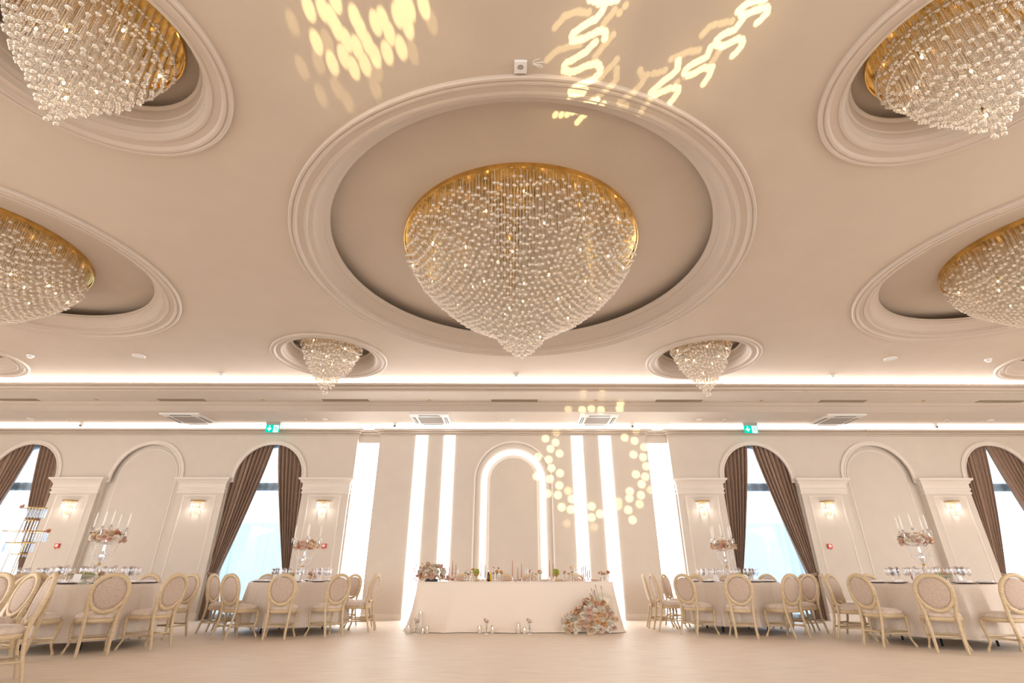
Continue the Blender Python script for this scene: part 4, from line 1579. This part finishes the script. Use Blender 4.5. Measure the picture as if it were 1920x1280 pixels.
for q in range(10):    # tail towards the right
    p = (.28 + .024 * q, -.12 + rnd.uniform(-.06, .06), .05 + rnd.uniform(-.02, .07))
    blossom(fa, p, (.3, -1, .5), .026, rnd.choice(['blush', 'rust']), 'rose')
for q, p in enumerate(((-.33, -.05, .30), (-.36, -.04, .24), (-.35, -.05, .19), (-.22, -.05, .34), (-.34, -.08, .05), (-.30, -.1, .02))):
    blossom(fa, p, (-.4, -.3, 1), .03, 'blush', 'bud')
    lp.append(p); ld.append((.6, .3, -.4))
for q in range(8):
    p = (rnd.uniform(-.12, .12), rnd.uniform(-.08, .08), .34 + rnd.uniform(0, .05))
    blossom(fa, p, (0, 0, 1), .014, 'white', 'bud')
leaves(fa, lp[::3], ld[::3], .05)
mm = MB()
mm.box((-.12, -.09, 0), (.12, .09, .05))
mm.build('tray', M['dark'], fa)

# large floor arrangement leaning on the right front of the head table
fb = thing('flower_arrangement', 'big floor arrangement of cream and apricot flowers against right front of head table', 'flowers', (1.58, 11.00, 0))
lp, ld = [], []
cnt = 0
while cnt < 96:
    z = rnd.uniform(.05, .58)
    x = rnd.uniform(-.55, .50)
    le = -.56 + max(0, z - .10) * .95
    ri = .48 - max(0, z - .25) * .55
    if not le < x < ri:
        continue
    f = (x - le) / (ri - le)
    bul = math.sin(PI * min(1, max(0, f))) * (1 - z * 1.0)
    y = .02 - .20 * bul - rnd.uniform(0, .04) - .02
    big = z < .42
    col = rnd.choice(['white', 'white', 'white', 'white', 'cream', 'cream', 'blush']) if z < .45 else rnd.choice(['cream', 'peach', 'blush', 'rust', 'white'])
    if cnt % 9 == 0:
        col = 'peach'
    blossom(fb, (x, y, z), (x * .4, -1, .35 + z * .4), rnd.uniform(.052, .080) if big else rnd.uniform(.042, .062), col)
    lp.append((x, y + .04, z)); ld.append((rnd.uniform(-1, 1), -.8, rnd.uniform(-.4, 1)))
    cnt += 1
st = MB()
bp = []
for q in range(30):
    f = q / 29
    bx = -.58 + .75 * f + rnd.uniform(-.05, .05)
    bz = .22 + .60 * f ** 1.1 + rnd.uniform(-.10, .04)
    if q % 3 == 0:
        bz += .03
    p = (bx, -.06 + rnd.uniform(-.04, .04), min(bz, .82))
    r_ = (bx * .55 + .12, -.03, bz * .5)
    st.tube([r_, ((r_[0] + p[0]) / 2 + .01, (r_[1] + p[1]) / 2, (r_[2] + p[2]) / 2 + .01), p], .0028, 5)
    blossom(fb, p, (bx * .6 - .1, -.2, 1), rnd.uniform(.022, .032), rnd.choice(['blush', 'blush', 'rust']), 'bud')
    bp.append(p)
o = st.build('stems', M['stem'], fb)
o['kind'] = 'stuff'
leaves(fb, lp + bp, ld + [(.3, -.3, -1)] * len(bp), .05)
fm = MB()
for q in range(26):       # dried fan grasses behind, top right
    a = PI / 2 - .9 + q * .05
    fm.tube([(.24, -.02, .45), (.24 + .13 * math.cos(a), -.03, .45 + .13 * math.sin(a)), (.24 + .27 * math.cos(a), -.04, .45 + .25 * math.sin(a))], [.004, .008, .002], 5)
o = fm.build('dried_grass', M['f_white'], fb)
o['kind'] = 'stuff'


# glass candle lights and bud vases on the floor in front
def candle_glass(px, r, h, wax_h, lab, Y=10.93):
    t = thing('candle_glass', lab, 'candle', (sx(px, Y) * 1.085, Y, 0), 0, 'candles in glasses on the floor')
    MB().lathe([(.001, 0), (r, 0), (r, h), (r - .003, h), (r - .003, .006), (.001, .006)], 24).build('glass', M['tglass'], t)
    MB().lathe([(.001, .007), (r * .72, .007), (r * .72, wax_h), (.001, wax_h)], 20).build('candle', M['wax'], t)
    mm = MB()
    mm.blobs([(0, 0, wax_h + .018)], [(.006, .006, .016)], ICO2)
    mm.build('flame', M['flame'], t)


candle_glass(788, .05, .15, .10, 'wide low glass with lit candle, left end of the head table front')
candle_glass(806.5, .055, .36, .33, 'tallest glass cylinder with lit candle, behind the left bud vase', 10.99)
candle_glass(812, .03, .11, .06, 'small glass with lit candle, just right of left bud vase', 10.86)
candle_glass(819, .035, .14, .09, 'slim glass with lit candle, rightmost of the left group')
candle_glass(906, .045, .14, .09, 'glass with lit candle left of the middle bud vase')
candle_glass(927.5, .035, .14, .08, 'glass with lit candle right of the middle bud vase')
candle_glass(970.5, .045, .19, .13, 'taller glass with lit candle, left of the right floor group')
candle_glass(980.5, .032, .12, .07, 'small glass with lit candle touching the right floor bud vase', 10.86)
for px, lab in ((800.5, 'left floor group'), (917.5, 'middle floor group'), (989, 'right floor group')):
    bud_vase(sx(px, 10.88) * 1.085, 10.88, 0, ('blush', 'white', 'blush'), 'green-tinged glass bud vase with pink roses, ' + lab, 'bud vases on the floor', .10, 1.25)

DOTS_WALL = {'h': [(1.01, 13.98, 4.5),(1.29, 13.98, 4.39),(1.14, 13.98, 4.21),(1.39, 13.98, 4.08),(0.79, 13.98, 3.99),(1.08, 13.98, 3.91),(1.15, 13.98, 3.68),(0.74, 13.98, 3.46),(1.1, 13.98, 3.39),(1.38, 13.98, 3.54),(1.35, 13.98, 3.21),(1.03, 13.98, 3.0),(1.3, 13.98, 2.96),(1.67, 13.98, 2.86),(1.39, 13.98, 2.65),(1.63, 13.98, 2.59),(2.19, 13.98, 2.67),(2.17, 13.98, 2.39),(2.4, 13.98, 2.48),(3.25, 13.98, 4.53),(3.52, 13.98, 4.44),(3.77, 13.98, 4.26),(3.45, 13.98, 4.05),(3.71, 13.98, 3.98),(3.77, 13.98, 3.73),(3.46, 13.98, 3.51),(3.71, 13.98, 3.45),(3.59, 13.98, 3.25),(3.25, 13.98, 3.06),(3.22, 13.98, 2.88),(3.54, 13.98, 2.96),(3.16, 13.98, 2.58),(3.25, 13.98, 2.33),(1.9, 12.65, 4.93),(2.14, 12.65, 4.96),(2.39, 12.65, 4.93),(2.88, 12.65, 4.96),(2.91, 12.65, 5.09)], 'm': [(1.58, 13.98, 3.07),(3.82, 13.98, 3.1),(2.9, 13.98, 2.68),(3.48, 13.98, 2.73),(1.53, 12.65, 4.94),(1.85, 12.0, 5.12),(2.31, 12.0, 5.12),(1.32, 13.98, 4.67),(1.66, 13.98, 4.84),(3.58, 13.98, 4.72),(2.92, 13.98, 2.79)], 'l': [(1.51, 13.98, 2.24),(2.22, 13.98, 2.15),(3.48, 13.98, 2.73)]}
DOTS_CEIL = {'h': [(-1.58, 2.8, 5.45),(-1.32, 3.04, 5.45),(-1.51, 3.01, 5.45),(-1.1, 2.94, 5.45),(-1.63, 2.73, 5.45),(-0.88, 2.73, 5.45),(-1.37, 2.8, 5.45),(-1.56, 2.9, 5.45),(-1.13, 2.82, 5.45),(-1.2, 2.85, 5.45),(-1.35, 2.9, 5.45),(-1.71, 3.24, 5.45),(-1.52, 3.29, 5.45),(-1.4, 3.25, 5.45),(-1.16, 3.13, 5.45),(-1.79, 3.03, 5.45),(-1.58, 3.17, 5.45),(-1.28, 3.16, 5.45),(-0.99, 2.78, 5.45),(-0.92, 2.88, 5.45),(-1.02, 3.08, 5.45),(-0.75, 2.7, 5.45),(-1.75, 2.73, 5.45),(-1.5, 2.66, 5.45),(-0.95, 2.7, 5.45),(-1.43, 3.08, 5.45)], 'l': [(-1.3, 3.31, 5.45),(-1.69, 3.03, 5.45),(-1.84, 3.23, 5.45),(-2.02, 3.29, 5.45),(-1.94, 3.6, 5.45),(-1.69, 3.67, 5.45),(-1.36, 3.5, 5.45),(-1.75, 3.51, 5.45),(-1.94, 2.85, 5.45),(-0.7, 2.84, 5.45),(-0.92, 3.13, 5.45)]}
WAVES_CEIL = {'h': [(2.17, 2.63, 5.45),(2.14, 2.64, 5.45),(2.1, 2.64, 5.45),(2.07, 2.65, 5.45),(2.04, 2.66, 5.45),(2.02, 2.68, 5.45),(2.0, 2.7, 5.45),(1.98, 2.73, 5.45),(2.02, 2.76, 5.45),(2.05, 2.76, 5.45),(2.08, 2.75, 5.45),(2.11, 2.73, 5.45),(2.14, 2.72, 5.45),(2.17, 2.71, 5.45),(2.21, 2.7, 5.45),(2.23, 2.72, 5.45),(2.24, 2.75, 5.45),(2.22, 2.78, 5.45),(2.21, 2.81, 5.45),(2.19, 2.83, 5.45),(2.05, 2.8, 5.45),(2.04, 2.83, 5.45),(2.03, 2.86, 5.45),(2.02, 2.89, 5.45),(1.99, 2.91, 5.45),(1.96, 2.92, 5.45),(1.93, 2.94, 5.45),(1.91, 2.96, 5.45),(1.89, 2.99, 5.45),(1.89, 3.03, 5.45),(1.92, 3.04, 5.45),(1.96, 3.05, 5.45),(1.99, 3.04, 5.45),(2.02, 3.02, 5.45),(2.05, 3.0, 5.45),(2.08, 2.98, 5.45),(2.12, 2.99, 5.45),(2.14, 3.02, 5.45),(2.14, 3.05, 5.45),(2.13, 3.08, 5.45),(2.12, 3.11, 5.45),(2.1, 3.14, 5.45),(1.86, 3.06, 5.45),(1.86, 3.1, 5.45),(1.86, 3.15, 5.45),(1.84, 3.17, 5.45),(1.81, 3.19, 5.45),(1.78, 3.21, 5.45),(1.75, 3.23, 5.45),(1.72, 3.26, 5.45),(1.7, 3.29, 5.45),(1.7, 3.32, 5.45),(1.75, 3.35, 5.45),(1.78, 3.34, 5.45),(1.81, 3.32, 5.45),(1.84, 3.29, 5.45),(1.87, 3.27, 5.45),(1.91, 3.27, 5.45),(1.95, 3.27, 5.45),(1.95, 3.32, 5.45),(1.95, 3.36, 5.45),(1.94, 3.4, 5.45),(1.93, 3.44, 5.45),(1.6, 3.2, 5.45),(1.61, 3.24, 5.45),(1.62, 3.29, 5.45),(1.6, 3.32, 5.45),(1.58, 3.35, 5.45),(1.55, 3.38, 5.45),(1.52, 3.41, 5.45),(1.5, 3.44, 5.45),(1.48, 3.47, 5.45),(1.45, 3.51, 5.45),(1.43, 3.54, 5.45),(1.47, 3.57, 5.45),(1.5, 3.56, 5.45),(1.53, 3.54, 5.45),(1.57, 3.52, 5.45),(1.6, 3.5, 5.45),(1.65, 3.49, 5.45),(1.69, 3.5, 5.45),(1.7, 3.54, 5.45),(1.69, 3.58, 5.45),(1.68, 3.62, 5.45),(1.66, 3.66, 5.45),(0.8, 2.72, 5.45),(0.79, 2.75, 5.45),(0.77, 2.78, 5.45),(0.75, 2.81, 5.45),(0.72, 2.82, 5.45),(0.69, 2.84, 5.45),(0.66, 2.86, 5.45),(0.63, 2.88, 5.45),(0.6, 2.91, 5.45),(0.57, 2.93, 5.45),(0.56, 2.96, 5.45),(0.57, 3.0, 5.45),(0.6, 3.0, 5.45),(0.64, 2.99, 5.45),(0.68, 2.98, 5.45),(0.71, 2.96, 5.45),(0.75, 2.94, 5.45),(0.78, 2.92, 5.45),(0.81, 2.91, 5.45),(0.85, 2.92, 5.45),(0.86, 2.94, 5.45),(0.86, 2.98, 5.45),(0.78, 3.02, 5.45),(0.76, 3.04, 5.45),(0.73, 3.08, 5.45),(0.71, 3.11, 5.45),(0.68, 3.13, 5.45),(0.65, 3.15, 5.45),(0.61, 3.18, 5.45),(0.58, 3.2, 5.45),(0.54, 3.22, 5.45),(0.52, 3.25, 5.45),(0.52, 3.3, 5.45),(0.55, 3.31, 5.45),(0.59, 3.32, 5.45),(0.63, 3.31, 5.45),(0.67, 3.29, 5.45),(0.7, 3.27, 5.45),(0.74, 3.25, 5.45),(0.78, 3.24, 5.45),(0.82, 3.23, 5.45),(0.85, 3.25, 5.45),(0.87, 3.29, 5.45),(0.87, 3.33, 5.45),(0.84, 3.37, 5.45),(0.82, 3.4, 5.45),(0.79, 3.42, 5.45),(0.75, 3.44, 5.45),(0.71, 3.46, 5.45),(0.67, 3.48, 5.45),(0.63, 3.5, 5.45),(0.61, 3.53, 5.45),(0.62, 3.58, 5.45),(0.66, 3.57, 5.45),(0.7, 3.56, 5.45),(0.74, 3.55, 5.45),(0.68, 2.64, 5.45),(0.72, 2.65, 5.45),(0.76, 2.67, 5.45),(0.8, 2.67, 5.45),(0.83, 2.66, 5.45),(0.87, 2.65, 5.45),(0.91, 2.64, 5.45),(0.53, 4.16, 5.85),(0.6, 4.16, 5.85),(0.67, 4.15, 5.85),(0.73, 4.12, 5.85),(0.79, 4.1, 5.85),(0.8, 4.26, 5.85),(0.83, 4.21, 5.85),(0.87, 4.16, 5.85)], 'l': [(0.4, 2.88, 5.45),(0.42, 2.85, 5.45),(0.45, 2.82, 5.45),(0.47, 2.78, 5.45),(0.51, 2.77, 5.45),(0.55, 2.75, 5.45),(0.59, 2.74, 5.45),(0.63, 2.75, 5.45),(0.68, 2.75, 5.45),(0.35, 3.19, 5.45),(0.38, 3.16, 5.45),(0.41, 3.12, 5.45),(0.45, 3.09, 5.45),(0.5, 3.08, 5.45),(0.54, 3.06, 5.45),(0.59, 3.05, 5.45),(0.64, 3.04, 5.45),(1.74, 2.94, 5.45),(1.76, 2.91, 5.45),(1.78, 2.87, 5.45),(1.82, 2.85, 5.45),(1.87, 2.84, 5.45),(1.91, 2.83, 5.45),(1.96, 2.82, 5.45),(1.53, 3.18, 5.45),(1.57, 3.16, 5.45),(1.61, 3.14, 5.45),(1.64, 3.12, 5.45),(1.68, 3.1, 5.45),(1.72, 3.1, 5.45),(1.76, 3.09, 5.45),(1.34, 3.35, 5.45),(1.4, 3.33, 5.45),(1.45, 3.32, 5.45),(1.5, 3.3, 5.45),(1.01, 3.19, 5.45),(0.99, 3.23, 5.45),(0.96, 3.27, 5.45),(0.93, 3.31, 5.45),(0.9, 3.36, 5.45),(0.87, 3.4, 5.45),(1.03, 3.29, 5.45),(1.04, 3.35, 5.45),(1.05, 3.4, 5.45),(1.03, 3.44, 5.45),(1.0, 3.48, 5.45),(0.96, 3.52, 5.45),(0.93, 3.56, 5.45),(0.9, 3.59, 5.45),(0.86, 3.63, 5.45),(1.26, 3.3, 5.45),(1.29, 3.35, 5.45),(1.32, 3.4, 5.45),(1.31, 3.44, 5.45),(1.29, 3.48, 5.45),(1.26, 3.52, 5.45),(1.24, 3.56, 5.45),(1.2, 3.59, 5.45),(1.17, 3.62, 5.45),(1.13, 3.66, 5.45),(1.15, 3.69, 5.45),(1.21, 3.71, 5.45),(0.99, 2.69, 5.45),(0.95, 2.75, 5.45),(0.9, 2.73, 5.45),(0.88, 2.77, 5.45),(0.85, 2.81, 5.45),(0.83, 2.85, 5.45),(0.93, 2.95, 5.45),(0.9, 2.99, 5.45),(0.88, 3.03, 5.45),(0.85, 3.07, 5.45),(0.83, 3.11, 5.45),(0.8, 3.16, 5.45),(1.96, 3.08, 5.45),(1.95, 3.12, 5.45),(1.94, 3.17, 5.45),(1.93, 3.21, 5.45),(1.72, 3.36, 5.45),(1.66, 3.43, 5.45),(1.42, 3.65, 5.45),(1.4, 3.72, 5.45),(1.38, 3.79, 5.45)]}

# ================================================================== patterned projector lights
def projector(name, loc, aim, spots, r_core, energy, color, label):
    """stage spotlight with a patterned gobo: the lamp shines only through the holes listed in 'spots' (points the beams reach)"""
    d = bpy.data.lights.new(name, 'SPOT')
    d.energy = energy
    d.color = color
    d.spot_size = math.radians(64)
    d.spot_blend = .15
    d.shadow_soft_size = 0.004
    d.use_nodes = True
    nt = d.node_tree
    em = nt.nodes['Emission']
    tc = nt.nodes.new('ShaderNodeTexCoord')
    sp = nt.nodes.new('ShaderNodeSeparateXYZ')
    nt.links.new(tc.outputs['Normal'], sp.inputs[0])
    cmb = nt.nodes.new('ShaderNodeCombineXYZ')
    for k_ in (0, 1):
        dv = nt.nodes.new('ShaderNodeMath')
        dv.operation = 'DIVIDE'
        nt.links.new(sp.outputs[k_], dv.inputs[0])
        nt.links.new(sp.outputs[2], dv.inputs[1])
        nt.links.new(dv.outputs[0], cmb.inputs[k_])
    o = bpy.data.objects.new(name, d)
    COL.objects.link(o)
    o.location = loc
    q = (Vector(aim) - Vector(loc)).to_track_quat('-Z', 'Y')
    o.rotation_euler = q.to_euler()
    inv = q.to_matrix().inverted()
    total = None
    for lev, (pts_, gain) in enumerate(((spots.get('h', []), 1.0), (spots.get('m', []), .5), (spots.get('l', []), .22))):
        cur = None
        for p in pts_:
            v = inv @ (Vector(p) - Vector(loc))
            n_ = nt.nodes.new('ShaderNodeVectorMath')
            n_.operation = 'DISTANCE'
            nt.links.new(cmb.outputs[0], n_.inputs[0])
            n_.inputs[1].default_value = (v.x / v.z, v.y / v.z, 0)
            if cur is None:
                cur = n_.outputs['Value']
            else:
                mn = nt.nodes.new('ShaderNodeMath')
                mn.operation = 'MINIMUM'
                nt.links.new(cur, mn.inputs[0])
                nt.links.new(n_.outputs['Value'], mn.inputs[1])
                cur = mn.outputs[0]
        if cur is None:
            continue
        parts = [(r_core * .75, r_core * 1.25, gain)]
        if lev == 0:
            parts.append((0, r_core * 13, .05))
        for a_, b_, g_ in parts:
            mr = nt.nodes.new('ShaderNodeMapRange')
            mr.interpolation_type = 'SMOOTHSTEP'
            mr.inputs['From Min'].default_value = a_
            mr.inputs['From Max'].default_value = b_
            mr.inputs['To Min'].default_value = g_
            mr.inputs['To Max'].default_value = 0.0
            nt.links.new(cur, mr.inputs['Value'])
            if total is None:
                total = mr.outputs[0]
            else:
                ad = nt.nodes.new('ShaderNodeMath')
                ad.operation = 'ADD'
                nt.links.new(total, ad.inputs[0])
                nt.links.new(mr.outputs[0], ad.inputs[1])
                total = ad.outputs[0]
    nt.links.new(total, em.inputs['Strength'])
    # the fixture itself: a moving-head lamp on a short stand behind the camera
    bx, by, bz = loc
    t = thing('stage_light', label, 'stage light', (bx, by, 0), 0, 'stage lights')
    MB().box((-.15, -.15, 0), (.15, .15, .10)).build('base', M['dark'], t)
    m_ = MB()
    m_.tube([(0, 0, .10), (0, 0, bz - .16)], .02, 8)
    m_.build('stand', M['dark'], t)
    m_ = MB()
    dr = (Vector(aim) - Vector(loc)).normalized()
    m_.tube([tuple(Vector((0, 0, bz)) - dr * .34), tuple(Vector((0, 0, bz)) - dr * .03)], [.08, .10], 20)
    m_.build('lamp_head', M['dark'], t)
    return o


projector('dots_projector', (.6, -6.0, 1.5), (1.65, 13.98, 3.6), DOTS_WALL, .0052, 26000, (1.0, .80, .42), 'stage light on a stand behind the camera, middle')
projector('streaks_projector', (-1.2, -6.0, 1.3), (-1.9, 3.1, 5.45), DOTS_CEIL, .0052, 13000, (1.0, .80, .40), 'stage light on a stand behind the camera, left')
projector('waves_projector', (1.9, -1.0, 1.4), (1.4, 3.1, 5.45), WAVES_CEIL, .0050, 5400, (1.0, .82, .42), 'stage light on a stand behind the camera, right')
